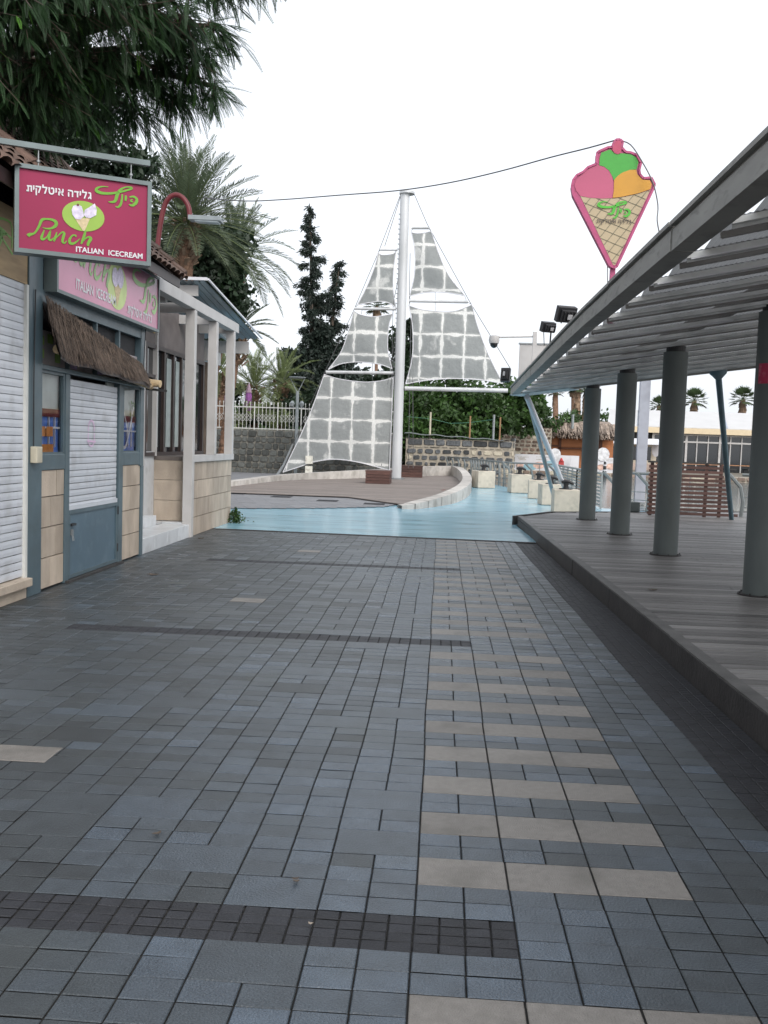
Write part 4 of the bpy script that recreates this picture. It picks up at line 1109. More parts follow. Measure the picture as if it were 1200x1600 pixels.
m = MB(); a = at(478, 712, YS - .12); m.box(a.x - .02, a.x + .30, a.y, a.y + .02, a.z - .35, a.z); m.box(a.x - .02, a.x + .30, a.y, a.y + .02, a.z - .75, a.z - .45); m.build('notice_plate', mat('cream_notice', (.72, .70, .62), .5, dirt=((.4, .35, .3), .7, 9)), sa)

def wood_crate(cx, cy, wx, wy, h, label):
    t = thing('timber_box', label, 'box', (cx, cy, .062), 'brown timber boxes beside the mast')
    z = .062; m = MB(); nb = 4
    for k in range(nb):
        a, b = z + k * h / nb + .008, z + (k + 1) * h / nb - .006
        m.box(cx - wx / 2, cx + wx / 2, cy - wy / 2, cy - wy / 2 + .04, a, b, rnd()); m.box(cx - wx / 2, cx + wx / 2, cy + wy / 2 - .04, cy + wy / 2, a, b, rnd())
        m.box(cx - wx / 2, cx - wx / 2 + .04, cy - wy / 2 + .045, cy + wy / 2 - .045, a, b, rnd()); m.box(cx + wx / 2 - .04, cx + wx / 2, cy - wy / 2 + .045, cy + wy / 2 - .045, a, b, rnd())
    m.build('side_boards', M_boxwood, t)
    m = MB()
    for k in range(5): m.box(cx - wx / 2 - .02, cx + wx / 2 + .02, cy - wy / 2 + (wy) * k / 5 + .004, cy - wy / 2 + wy * (k + 1) / 5 - .004, z + h, z + h + .04, rnd())
    m.build('lid', M_boxwood, t)
a = gz(590, 756, .06); wood_crate(a.x, a.y + .6, .92, 1.5, .46, 'low brown timber box in front of the mast foot, left of the mast')
a = gz(643, 746, .06); wood_crate(a.x, a.y + .5, .98, 1.2, .50, 'low brown timber box on the right side of the mast foot')

# ================================================================== BOLLARDS, RAILINGS
bprot = thing('mooring_bollard', 'cream concrete block', 'bollard', (0, 0, 0), 'cream mooring blocks along the blue quay')
m = MB(); m.box(-.32, .32, -.32, .32, .012, .60); m.build('block', M_bollard, bprot, bevel=.02)
m = MB(); m.tube([(0, 0, .60), (0, 0, .625)], .17, 8); m.tube([(0, 0, .62), (0, 0, .70), (0, 0, .77)], [.075, .06, .08], 14)
m.tube([(-.11, 0, .765), (-.03, 0, .80), (.06, 0, .80), (.19, 0, .735)], [.03, .05, .05, .028], 12); m.build('cleat', M_black, bprot, smooth=True)
blab = ['cream mooring block with black cleat, nearest the deck corner', 'cream mooring block with black cleat, second from the deck', 'cream mooring block with black cleat, in the middle of the five',
        'cream mooring block with black cleat, second from the platform curb', 'cream mooring block with black cleat, farthest, beside the platform curb']
for k, (px, py) in enumerate(((885, 803), (862, 790), (842, 780), (812, 771), (755, 763))):
    o = bprot if k == 0 else copy_tree(bprot)
    p = gz(px, py); o.location = (p.x, p.y + .32, 0); o['label'] = blab[k]; o.scale = (1, 1, 1) if k < 3 else (1.12, 1.12, 1.12)
    o.rotation_euler.z = (0, .1, -.05, .12, .35)[k]

def railing(pts, h, name, label, mt, infill='curved'):
    t = thing(name, label, 'railing', (*pts[0], 0))
    m = MB(); m.tube([(x, y, h) for x, y in pts], .035, 10); m.build('handrail', mt, t, smooth=True)
    m = MB()
    for (xa, ya), (xb, yb) in zip(pts, pts[1:]):
        d = V((xb - xa, yb - ya, 0)); Ln = d.length; d.normalize(); nrm = V((-d.y, d.x, 0))
        if infill == 'curved':
            n = max(1, int(Ln / .75))
            for k in range(n + 1):
                p = V((xa, ya, 0)) + d * (Ln * k / n)
                m.tube([p + nrm * .0, p + d * .05 + V((0, 0, h * .45)), p + d * -.02 + V((0, 0, h * .75)), p + d * -.28 + V((0, 0, h))], .042, 6)
                m.tube([p + d * .3, p + d * .3 + V((0, 0, h))], .014, 5)
                if k < n:
                    for q in (.15, .55, .35): m.tube([p + V((0, 0, h * q)), p + d * (Ln / n) + V((0, 0, h * q))], .012, 5)
        else:
            n = int(Ln / 1.1)
            for k in range(n + 1):
                p = V((xa, ya, 0)) + d * (Ln * k / n); m.bar(p, p + V((0, 0, h)), .05, .05)
            for q in range(9): m.bar(V((xa, ya, .1 + q * (h - .12) / 9)), V((xb, yb, .1 + q * (h - .12) / 9)), .012, .06)
    m.build('balusters', mt, t)
    return t
M_railm = mat('railing_grey', (.20, .22, .22), .45, metal=.3, var=.1)
railing([(.35, 51), (1.5, 47.5), (2.15, 42), (2.75, 38.7), (4.5, 38.3)], 1.0, 'quay_railing', 'grey quay railing with curved stays behind the mooring blocks', M_railm)
railing([(4.55, 38.2), (4.5, 32), (4.42, 26.6)], .98, 'slatted_railing', 'grey railing of close horizontal slats along the waterside', mat('slat_grey', (.30, .31, .30), .5), 'slats')
railing([(4.5, 25.2), (5.3, 24.9), (6.0, 24.7)], 1.05, 'steel_handrail', 'short steel handrail left of the brown slatted screen', M_railm)
railing([(6.95, 22.6), (8.6, 22.0), (11, 21.6)], 1.15, 'cable_railing', 'steel railing with horizontal wires right of the brown slatted screen', M_railm)
# brown slatted screen
sy = 22.0; a = at(1010, 812, sy); b = at(1152, 812, sy)
x0, x1 = a.x, b.x; t = thing('slatted_screen', 'brown timber slatted screen standing on the deck beyond the columns', 'screen', ((x0 + x1) / 2, sy, DZ))
m = MB(); H_ = 1.14
for k in range(12):
    z = DZ + .03 + k * H_ / 12; xr = x1 - .42 * (k / 12) ** .6
    m.box(x0, xr, sy - .012, sy + .012, z, z + .062, rnd())
m.build('slats', M_boxwood, t)
m = MB()
for u in (.02, .27, .62, .78): xx = x0 + (x1 - x0) * u; m.box(xx, xx + .07, sy + .014, sy + .06, DZ, DZ + H_ + .05, rnd())
m.build('uprights', M_boxwood, t)
m = MB(); m.box(x0 - .02, x1 - .42, sy - .05, sy + .06, DZ + H_ + .05, DZ + H_ + .09); m.build('top_rail', M_kerb, t)
# concrete block at the foot of the screen
a = gz(985, 800, DZ); cb = thing('stone_block', 'small rough grey block left of the brown slatted screen', 'block', (a.x, a.y, DZ))
m = MB(); m.box(a.x - .2, a.x + .22, a.y, a.y + .3, DZ - .0, DZ + .24); m.build('block', M_concrete, cb, bevel=.02)
# tall grey rectangular pylon
a = at(1000, 737, 30); t = thing('tall_pylon', 'tall flat weathered grey pylon between the second and third canopy columns', 'pylon', (a.x, 30, 0))
tp = at(1012, 560, 30)
m = MB(); m.obox(V((a.x + .02, 30, 2.5)), V((.155, 0, 0)), V((0, .08, 0)), V((0, 0, 2.5))); m.build('shaft', mat('pylon_paint', (.36, .37, .42), .6, var=.2, scale=2, dirt=((.2, .2, .22), .6, 2)), t, bevel=.01)
m = MB(); m.box(a.x - .13, a.x + .17, 29.85, 30.15, 0, .06); m.build('foot', M_galv, t)

# ================================================================== THINGS ON THE CANOPY
# ice cream cone sign (traced in a 985 x 1600 enlargement, origin 880,200, scale 6.156)
YC = 14.0
cs_ = thing('ice_cream_cone_sign', 'giant flat ice cream cone sign with three scoops on a pink pole', 'sign', tuple(at(957, 470, YC)))
def Cz(zx, zy, d=0):
    p = at(880 + zx / 6.156, 200 + zy / 6.156, YC); return V((p.x, YC - d, p.z))
outl = [(445, 1320), (95, 640), (82, 560), (95, 500), (130, 455), (190, 425), (235, 380), (290, 358), (318, 345), (325, 240), (345, 225), (430, 188), (470, 185), (480, 150), (505, 115), (545, 112), (572, 135), (562, 190), (600, 232), (650, 238), (705, 262), (748, 335), (730, 410), (738, 450), (770, 485), (845, 478), (880, 545), (865, 590), (515, 1335), (485, 1345)]
m = MB(); m.slab([Cz(a, b, .0) for a, b in outl], (0, .16, 0)); m.build('case', mat('case_pink', (.42, .065, .17), .45), cs_)
m = MB()
for i in range(len(outl)):
    a, b = outl[i], outl[(i + 1) % len(outl)]
    cx, cy = 480, 600
    m.bar(Cz(a[0], a[1], .01), Cz(b[0], b[1], .01), .03, .025, V((0, 1, 0)))
m.build('rim', MATS['case_pink'], cs_)
wafer = [(165, 655), (250, 672), (380, 680), (500, 676), (620, 655), (720, 632), (838, 596), (500, 1318), (480, 1318)]
m = MB(); m.face([Cz(a, b, .004) for a, b in wafer]); m.build('wafer', mat('wafer_beige', (.46, .37, .235), .5, var=.05), cs_)
pink = [(165, 655), (120, 600), (108, 545), (125, 500), (200, 430), (260, 385), (330, 358), (390, 372), (440, 410), (470, 465), (486, 540), (484, 610), (474, 676), (380, 680), (250, 672)]
m = MB(); m.face([Cz(a, b, .008) for a, b in pink]); m.build('scoop', mat('scoop_pink', (.47, .085, .17), .4, var=.08, scale=1.5), cs_)
grn = [(345, 360), (350, 290), (365, 240), (450, 208), (490, 245), (560, 245), (650, 255), (700, 285), (722, 330), (705, 400), (640, 405), (560, 435), (486, 505), (470, 465), (440, 410), (390, 372)]
m = MB(); m.face([Cz(a, b, .012) for a, b in grn]); m.build('scoop', mat('scoop_green', (.045, .34, .035), .4, var=.05), cs_)
org_ = [(474, 674), (484, 610), (487, 505), (520, 465), (560, 435), (640, 405), (702, 405), (712, 450), (760, 500), (830, 505), (850, 545), (838, 590), (720, 630), (620, 652), (540, 668)]
m = MB(); m.face([Cz(a, b, .016) for a, b in org_]); m.build('scoop', mat('scoop_orange', (.56, .27, .02), .4, var=.05), cs_)
m = MB(); m.face([Cz(a, b, .02) for a, b in ((470, 210), (480, 160), (510, 120), (550, 120), (562, 160), (555, 245), (520, 256), (490, 245))]); m.build('cherry', mat('cherry_pink', (.45, .05, .12), .4), cs_)
# wafer grid lines, clipped to the wafer polygon
m = MB()
def inside(p, poly):
    c = False; x, y = p
    for i in range(len(poly)):
        (xa, ya), (xb, yb) = poly[i], poly[i - 1]
        if (ya > y) != (yb > y) and x < (xb - xa) * (y - ya) / (yb - ya) + xa: c = not c
    return c
for fam, (dx, dy), step in ((0, (.62, -.78), (102, 60)), (1, (.92, .38), (-20, 100))):
    for k in range(-9, 14):
        ox, oy = (180 + k * 98, 900) if fam == 0 else (300, 300 + k * 92)
        run = []
        for s_ in range(-160, 161):
            p = (ox + dx * s_ * 6, oy + dy * s_ * 6)
            if inside(p, wafer): run.append(p)
        if len(run) > 2:
            m.bar(Cz(*run[0], .007), Cz(*run[-1], .007), .008, .003, V((0, 1, 0)))
m.build('wafer_grid', mat('grid_line', (.16, .15, .10), .6), cs_)
m = MB()
hfn = lambda a, b: Cz(340 + (a - 700) * .92, 715 + (b - 246) * .98, .022)
# outline strokes of the logo for this sign
map_strokes(m, HEB, hfn, V((0, -1, 0)), .0016, .0); m.build('hebrew_logo', mat('cone_logo_green', (.07, .42, .03), .45), cs_)
a, b = Cz(318, 915, .02), Cz(655, 922, .02); U = (b - a).normalized()
m = heb('גלידה איטלקית', a, U, V((0, 0, 1)), V((0, -1, 0)), .085, (b - a).length, .001, .0); m.build('lettering', mat('letter_dark', (.10, .08, .07), .6), cs_)
m = MB(); p = Cz(485, 1340); m.box(p.x - .035, p.x + .035, YC + .04, YC + .11, 3.42, p.z + .05); m.build('pole', MATS['case_pink'], cs_)
m = MB(); m.tube([Cz(437, 1320, -.1), Cz(436, 1400, -.1), Cz(440, 1520, -.1)], .006, 6); m.build('flex', M_cable, cs_)

# overhead cable
cb_ = MB(); pts = []
for px, py, Y in ((318, 309, 19.5), (380, 314, 18.8), (440, 312, 18.2), (530, 305, 17.4), (620, 298, 16.8), (700, 286, 16.2), (780, 268, 15.5), (860, 246, 14.9), (920, 231, 14.4), (962, 219, 14.05)):
    pts.append(tuple(at(px, py, Y)))
cb_.tube([V(p) for p in cr(pts, 4)], .011, 5); tag(cb_.build('overhead_cable', M_cable), 'thin cable sagging from the red lamp across the sky to the cone sign', 'cable')
cb_ = MB(); pts = [tuple(at(px, py, Y)) for px, py, Y in ((966, 219, 14.02), (985, 226, 14), (1003, 252, 13.9), (1020, 285, 13.8), (1028, 320, 13.6), (1027, 345, 13.5), (1032, 372, 13.3))]
cb_.tube([V(p) for p in cr(pts, 4)], .009, 5); tag(cb_.build('drop_cable', M_cable), 'thin cable dropping from the cone sign top to the canopy roof', 'cable')

# floodlights
def flood(px, py, Y, w_, h_, yaw, pitch, label, legs=.2):
    c = at(px, py, Y); t = thing('floodlight', label, 'floodlight', tuple(c), 'black floodlights on the canopy edge')
    M_ = Matrix.Rotation(yaw, 3, 'Z') @ Matrix.Rotation(pitch, 3, 'X')
    A, B, C = M_ @ V((1, 0, 0)), M_ @ V((0, 1, 0)), M_ @ V((0, 0, 1))
    m = MB(); m.obox(c, A * w_ / 2, B * .045, C * h_ / 2); m.obox(c + B * .07, A * w_ * .38, B * .03, C * h_ * .36)
    for k in range(4): m.obox(c + B * .10 + A * (k - 1.5) * w_ * .18, A * .006, B * .03, C * h_ * .3)
    m.build('housing', M_black, t, bevel=.012)
    m = MB(); m.obox(c + B * .132, A * w_ * .12, B * .004, C * h_ * .16); m.build('label_plate', mat('grey_plate', (.35, .35, .36), .5), t)
    m = MB(); m.obox(c - B * .047, A * w_ * .44, B * .003, C * h_ * .42); m.build('lens', M_glass, t)
    m = MB()
    for s_ in (-1, 1): m.bar(c + A * s_ * w_ * .3 + C * -h_ * .2, c + A * s_ * w_ * .22 + V((0, 0, -h_ * .5 - legs)), .02, .012)
    m.build('bracket', M_black, t)
flood(884, 491, 12.6, .26, .20, R_(200), R_(-24), 'black floodlight on the canopy edge, largest, just below the cone sign', .02)
flood(856, 511, 14.6, .22, .15, R_(205), R_(-20), 'black floodlight on thin legs left of the largest one', .20)
flood(790, 586, 20.9, .20, .30, R_(160), R_(10), 'black floodlight at the low far tip of the canopy', .02)

# camera mast and notice board beyond the canopy
cm = thing('camera_mast', 'white pole on the canopy end with an arm carrying a dome camera', 'camera mast', tuple(at(838, 610, 19.6)))
a = at(836, 521, 19.6); m = MB(); m.box(a.x - .04, a.x + .04, 19.56, 19.64, 2.98, a.z + .03); m.build('pole', M_plaster, cm)
b = at(782, 527, 19.6); m = MB(); m.tube([a + V((0, 0, -.06)), b], .018, 8); m.build('arm', M_plaster, cm)
c = at(772, 533, 19.6); m = MB(); m.tube([c + V((0, 0, .12)), c + V((0, 0, .10)), c + V((0, 0, .015)), c + V((0, 0, -.045))], [.03, .095, .11, .095], 16); m.tube([b, c + V((0, 0, .11))], .02, 8); m.build('camera_housing', M_plaster, cm, smooth=True)
m = MB(); m.tube([c + V((0, 0, -.045)), c + V((0, 0, -.09)), c + V((0, 0, -.125)), c + V((0, 0, -.14))], [.08, .073, .045, .01], 16); m.build('dome', M_glass, cm, smooth=True)
nb = thing('blank_board', 'blank white board seen from behind, behind the camera pole', 'board', tuple(at(830, 610, 20.2)))
a, b = at(812, 538, 20.2), at(858, 592, 20.2); m = MB(); m.box(a.x, b.x, 20.17, 20.22, b.z, a.z); m.build('panel', M_plaster, nb)
m = MB(); m.box(a.x - .02, b.x, 20.15, 20.24, a.z, a.z + .03); m.box(a.x + .3, a.x + .35, 20.22, 20.27, 3.0, b.z); m.build('frame', M_galv, nb)

# ================================================================== WALLS
def rubble(m_st, m_pale, x0, x1, y, z0, z1, rh, wmin, wmax, gap, proud=.05, pale=.0, slope=0, yfun=None, relief=.03):
    z = z0; 
    while z < z1 - .05:
        h = min(rh * ru(.88, 1.12), z1 - z); x = x0 + ru(-.1, .1)
        while x < x1 - .03:
            w_ = min(ru(wmin, wmax), x1 - x); a, b, c, d = max(x, x0) + gap / 2, x + w_ - gap / 2, z + gap / 2, z + h - gap / 2
            if b - a > .04:
                cy = yfun((a + b) / 2) if yfun else y
                yy = cy - proud - ru(0, relief); j = min(.05, (b - a) * .22, (d - c) * .22)
                tgt = m_pale if rnd() < pale else m_st
                pts = [(a + j, c), (b - j, c), (b, c + j), (b, d - j), (b - j, d), (a + j, d), (a, d - j), (a, c + j)]
                pts = [(px_ + ru(-.015, .015), pz + ru(-.015, .015) + slope * (px_ - x0)) for px_, pz in pts]
                inn = [((px_ - (a + b) / 2) * .86 + (a + b) / 2, (pz - (c + d) / 2 - slope * (px_ - x0)) * .84 + (c + d) / 2 + slope * (px_ - x0)) for px_, pz in pts]
                n = len(tgt.v); tn = rnd()
                tgt.v += [(p, cy - .005, q) for p, q in pts] + [(p, yy + ru(-.006, .006), q) for p, q in inn]
                for i in range(8):
                    k = (i + 1) % 8; tgt.f.append((n + i, n + k, n + 8 + k, n + 8 + i)); tgt.t.append(tn)
                tgt.f.append(tuple(n + 8 + i for i in range(8))); tgt.t.append(tn)
            x += w_
        z += h
# left retaining wall with iron fence
wl = thing('basalt_wall', 'dark basalt block retaining wall below the cream iron fence', 'wall', (-9, 46.5, 0))
s1, s2 = MB(), MB(); rubble(s1, s2, -22, -1.9, 46.5, -.1, 2.1, .31, .28, .5, .035, slope=-.003)
s1.build('stones', M_basaltgreen, wl)
m = MB(); m.box(-22, -1.9, 46.49, 47.0, -.1, 2.07); m.build('core', M_mortardark, wl)
g = MB(); g.face([(-60, 46.9, 1.98), (-2.3, 46.9, 1.98), (-2.3, 140, 1.98), (-60, 140, 1.98)]); g.build('terrace_ground', M_ground, kind='structure')
fe = thing('iron_fence', 'cream iron fence with spiked pickets on top of the basalt wall', 'fence', (-9, 46.6, 2.1))
x = -19.5
while x < -2.3:
    m = MB(); W_ = 1.12; yy = 46.65; z0 = 2.12 - .003 * (x + 22) ; 
    m.bar((x, yy, z0 + .04), (x + W_, yy, z0 + .04), .03, .05); m.bar((x, yy, z0 + 1.08), (x + W_, yy, z0 + 1.08), .03, .05)
    for k in range(1, 6):
        xx = x + W_ * k / 6
        m.bar((xx, yy, z0), (xx, yy, z0 + 1.28), .022, .022)
        for zc in (.48, .66):
            ppts = [(xx + .085 * math.cos(R_(q * 60)), yy, z0 + zc + .085 * math.sin(R_(q * 60))) for q in range(7)]
            m.tube(ppts, .010, 4, cap=False)
        m.tube([(xx, yy, z0 + 1.26), (xx, yy, z0 + 1.30), (xx, yy, z0 + 1.36)], [.012, .028, .002], 6)
    m.build('panel', M_fence, fe)
    m = MB(); m.bar((x + W_ + .015, yy, z0 - .05), (x + W_ + .015, yy, z0 + 1.34), .05, .05); m.build('post', M_fence, fe)
    x += W_ + .03
# right wall behind the quay
wr = thing('rubble_wall', 'dark stone wall with wide cream mortar behind the mooring blocks', 'wall', (1, 51.5, -.5))
s1, s2 = MB(), MB(); rubble(s1, s2, -1.9, 3.9, 51.5, -.6, 1.55, .33, .28, .62, .11, pale=.12); rubble(s1, s2, -1.9, 3.9, 51.5, 1.55, 1.98, .40, .5, .85, .06)
s1.build('stones', M_basalt, wr); s2.build('pale_stones', M_palestone, wr)
m = MB(); m.box(-1.9, 3.9, 51.49, 54, -.7, 1.95); m.build('core', M_mortar, wr)
# side face of that wall
s1 = MB(); z = -.5
while z < 1.9:
    y_ = 51.6
    while y_ < 54:
        s1.box(3.88, 3.94, y_ + .03, y_ + .4, z + .04, z + .30, rnd()); y_ += .45
    z += .33
s1.build('side_stones', M_basalt, wr)
m = MB(); 
for k in range(20):
    xa = -2.0 + k * .28; m.v += [(xa, 51.3, 2.18 + .03 * math.sin(k * 1.3) - .012 * k), (xa, 52.4, 2.24 + .03 * math.sin(k * 1.3) - .012 * k)]
    if k: n = len(m.v); m.f.append((n - 4, n - 2, n - 1, n - 3)); m.t.append(.5)
m.build('tin_coping', M_galv, wr)
wu = thing('upper_stone_wall', 'brown stone wall with cream joints left of the thatched hut', 'wall', (5.5, 62, 0))
s1, s2 = MB(), MB(); rubble(s1, s2, 2.8, 7.0, 62, .3, 2.95, .26, .3, .5, .10, pale=.06)
s1.build('stones', mat('brown_block', (.19, .135, .105), .85, var=.35, scale=6, tone=.5), wu); s2.build('pale_stones', M_palestone, wu)
m = MB(); m.box(2.8, 7.0, 61.99, 62.5, -.2, 2.92); m.build('core', M_mortar, wu)
# thin fence posts with wire
fw = thing('wire_fence', 'rusty thin posts with sagging green wire above the rubble wall', 'fence', (0, 52, 1.95))
tops = []
for px, pt, pbm, mt_, r in ((673, 644, 680, M_palestone, .05), (735, 650, 684, mat('rust_post', (.30, .17, .09), .8), .045), (772, 648, 686, M_galv, .065), (782, 652, 688, MATS['rust_post'], .04)):
    a, b = at(px, pt, 52), at(px, pbm, 52); m = MB(); m.tube([(a.x, 52, 1.7), (a.x, 52, a.z)], r, 8); m.build('post', mt_, fw); tops.append(a + V((0, 0, -.35)))
m = MB(); m.tube([at(636, 651, 52), tops[0], (tops[0] + tops[1]) / 2 + V((0, 0, -.15)), tops[1], tops[2] + V((0, 0, .1))], .012, 5); m.build('wire', mat('green_wire', (.06, .2, .13), .5), fw)

# street lamp with Y head
ls = thing('plaza_lamp', 'pale grey street lamp with triangular Y head before the iron fence', 'street lamp', (-6.75, 44.5, 0))
top = at(465, 611, 44.5); h0 = at(465, 590, 44.5)
m = MB(); m.tube([(top.x, 44.5, 0), (top.x, 44.5, top.z)], .075, 12); m.build('pole', M_lampgrey, ls, smooth=True)
m = MB()
for s_ in (-1, 1): m.bar((top.x + s_ * .03, 44.5, top.z - .03), (h0.x + s_ * .34, 44.5, h0.z - .03), .03, .05, V((0, 1, 0)))
m.build('arm', M_lampgrey, ls)
m = MB(); m.tube([(h0.x, 44.5, h0.z - .04), (h0.x, 44.5, h0.z), (h0.x, 44.5, h0.z + .02)], [.28, .40, .38], 24); m.build('lamp_head', M_lampgrey, ls, smooth=True)
m = MB(); zz = at(465, 637, 44.5).z; m.bar((top.x - .34, 44.45, zz), (top.x + .34, 44.45, zz), .04, .04)
m.build('spot_arm', M_lampgrey, ls)
for s_ in (-1, 1):
    m = MB(); m.tube([(top.x + s_ * .22, 44.45, zz + .3), (top.x + s_ * .22, 44.42, zz + .18), (top.x + s_ * .22, 44.4, zz + .05)], [.05, .13, .07], 12); m.build('spotlight', M_lampgrey, ls, smooth=True)

# closed parasols behind the fence
M_par = mat('purple_parasol', (.30, .10, .34), .7, var=.2, scale=5)
M_par2 = mat('pink_parasol', (.50, .34, .44), .7, var=.25, scale=5)
for px, lab, mt_, ht in ((389, 'closed purple and pink parasol behind the iron fence', M_par, 600), (350, 'closed pale pink parasol behind the iron fence, seen between the veranda posts', M_par2, 602)):
    a = at(px, ht, 49); b = at(px, 668, 49); t = thing('closed_parasol', lab, 'parasol', (b.x, 49, 1.98), 'closed parasols behind the iron fence')
    m = MB(); m.tube([(a.x, 49, a.z), (a.x, 49, a.z - .5), (a.x, 49, a.z - 1.3), (a.x, 49, a.z - 1.9)], [.03, .15, .25, .19], 9); m.build('canopy', mt_, t)
    m = MB(); m.tube([(a.x, 49, a.z), (a.x, 49, a.z - .45)], [.04, .16], 9); m.v = [(x_, y_ - .02, z_ + .01) for x_, y_, z_ in m.v]; m.build('top_cover', M_par2, t)
    m = MB(); m.tube([(b.x, 49, 1.98), (a.x, 49, a.z + .1)], .03, 8); m.build('pole', M_white, t)

# ================================================================== VEGETATION
def rvec():
    while True:
        v = V((ru(-1, 1), ru(-1, 1), ru(-1, 1)))
        if .05 < v.length < 1: return v.normalized()
def pinnate(m, base, d, L, pairs=18, droop=.5, lw=.007, ll=.042, tone=.5):
    """a feather leaf: a drooping midrib with pairs of narrow leaflets"""
    d = d.normalized(); side = d.cross(V((0, 0, 1)))
    if side.length < .05: side = V((1, 0, 0))
    side.normalize(); roll = ru(-.9, .9); up = side.cross(d).normalized()
    side = (side * math.cos(roll) + up * math.sin(roll)).normalized()
    p = V(base); step = L / pairs; dd = V(d)
    for k in range(pairs):
        q = p + dd * step
        s_ = 1 - abs((k + .5) / pairs - .42) * 1.2
        l = ll * max(.35, s_); t = min(1, max(0, tone + ru(-.15, .15)))
        for sg in (-1, 1):
            a = side * sg; o = (a * .82 + dd * .55).normalized(); tip = q + o * l + V((0, 0, -l * .25)); w2 = dd * lw * .5
            m.face([q - w2, q + o * l * .5 - w2 * 1.3, tip, q + o * l * .5 + w2 * 1.3], t)
        p = q; dd = (dd + V((0, 0, -droop / pairs))).normalized()
    return p
def limb(m, a, b, r0, r1, sag=.15, n=5, seg=8):
    a, b = V(a), V(b); Ln = (b - a).length; off = rvec() * Ln * sag; pts = []
    for k in range(n + 1):
        t = k / n; pts.append(a.lerp(b, t) + off * math.sin(math.pi * t) + (rvec() * Ln * .02 if 0 < k < n else V((0, 0, 0))))
    m.tube(pts, [r0 + (r1 - r0) * k / n for k in range(n + 1)], seg)
    return pts

# big feather-leaved tree leaning over the kiosks
tr_ = thing('feather_leaf_tree', 'large dark feathery tree overhanging the kiosk roofs at top left', 'tree', (-7.4, 11.2, 0))
wd = MB(); wd.tube([(-7.4, 11.2, 0), (-7.35, 11.1, 2), (-7.2, 11, 4.2), (-6.9, 10.8, 5.2)], [.30, .25, .21, .18], 14)
lf = MB(); lf2 = MB()
lobes = [(30, 20, 9.3, .95), (120, -20, 9.6, .95), (210, 10, 10.0, .75), (285, 40, 10.3, .55), (75, 125, 9.8, .62), (165, 110, 10.2, .55), (245, 120, 10.6, .48), (310, 105, 10.6, .38),
         (20, 150, 10.2, .6), (130, 185, 11.0, .42), (60, 205, 11, .40), (205, 180, 11, .40), (325, 55, 10.6, .34), (270, 165, 10.9, .30), (335, 150, 10.8, .20), (400, -45, 9.5, .30), (340, -40, 9.4, .42), (-90, 60, 9, .9), (-60, -120, 9.5, 1.2), (120, -180, 10.5, 1.1), (290, -170, 10.5, .9)]
for px, py, Y, r in lobes:
    c = at(px, py, Y); root = V((-6.9 + ru(-.1, .1), 10.8, 5.2))
    pts = limb(wd, root, c + V((0, 0, .1)), .09, .022, .10, 6, 6)
    nt_ = int(45 * r * r / .36) + 12
    for _ in range(nt_):
        e = c + V((rvec().x * r, rvec().y * r * 1.1, rvec().z * r * .85)) * ru(.35, 1)
        b0 = pts[-1 - (random.random() < .4)]
        wd.tube([b0, b0.lerp(e, .5) + V((0, 0, .05)), e], [.010, .007, .003], 4)
        dirn = (e - c).normalized() if (e - c).length > .01 else rvec()
        for _ in range(6):
            t_ = ru(.35, 1); bp = b0.lerp(e, t_) + V((0, 0, .04 * math.sin(math.pi * t_)))
            d = (dirn * .5 + rvec() * .6 + V((.35, -.1, -.75))).normalized()
            bright = rnd() < .022
            pinnate(lf2 if bright else lf, bp, d, ru(.18, .38), 21, ru(.2, 1.0), .0115, .034, ru(.1, .8))
wd.build('branches', M_bark, tr_, smooth=True)
lf.build('foliage', M_leafA, tr_); lf2.build('young_leaves', M_leafA2, tr_)

def leaf_clump(m, c, r, n, sz, asp=.55, squash=.85, tone0=.5, hollow=.35):
    base = max(0, min(1, tone0 + ru(-.22, .22)))
    for _ in range(n):
        q = rvec() * r * (hollow + (1 - hollow) * rnd() ** .5); q.z *= squash
        p = c + q; d = (rvec() + q.normalized() * .5 + V((0, 0, -.25))).normalized(); s_ = d.cross(rvec())
        if s_.length < .1: continue
        s_.normalize(); l = sz * ru(.6, 1.3); t = min(1, max(0, base + ru(-.25, .25)))
        m.face([p, p + d * l * .5 + s_ * l * asp * .5, p + d * l, p + d * l * .5 - s_ * l * asp * .5], t)
def broad_tree(label, base, lobes, leaf, n_per, mt_, clumps=14, trunk_r=.3, cat='tree', name='broadleaf_tree', group=None, squash=.85):
    t = thing(name, label, cat, base, group); B = V(base); wdm = MB(); lm = MB()
    cz = min(l[0].z for l in lobes); cx = sum(l[0].x for l in lobes) / len(lobes); cy = sum(l[0].y for l in lobes) / len(lobes)
    fork = V((B.x + (cx - B.x) * .4, B.y + (cy - B.y) * .4, max(B.z + .8, cz - .4)))
    wdm.tube([B, B.lerp(fork, .5) + V((.08, 0, 0)), fork], [trunk_r, trunk_r * .8, trunk_r * .7], 10)
    for c, r in lobes:
        limb(wdm, fork, c, trunk_r * .45, trunk_r * .08, .1, 5, 6)
        k = max(3, int(clumps * r))
        for _ in range(k):
            e = rvec() * r * ru(.25, .95); e.z *= squash; e += c
            leaf_clump(lm, e, r * ru(.22, .42), int(n_per), leaf, tone0=.5, squash=squash)
            if rnd() < .5: wdm.tube([c, c.lerp(e, .6), e], [.03, .02, .008], 4)
    wdm.build('trunk', M_bark, t, smooth=True); lm.build('crown', mt_, t)
    return t
A3 = lambda px, py, Y: at(px, py, Y)
broad_tree('dark dense tree filling the gap behind the pink sign and tiled roof', (-8.6, 23, 0),
           [(A3(130, 210, 22), 1.3), (A3(60, 150, 22), 1.5), (A3(195, 270, 23), .9), (A3(215, 350, 32), 1.5), (A3(150, 330, 22), 1.3), (A3(60, 330, 22), 1.6), (A3(40, 240, 22), 1.4), (A3(240, 420, 33), 1.3), (A3(120, 110, 22), 1.2)], .18, 60, M_leafB, 28, .3)
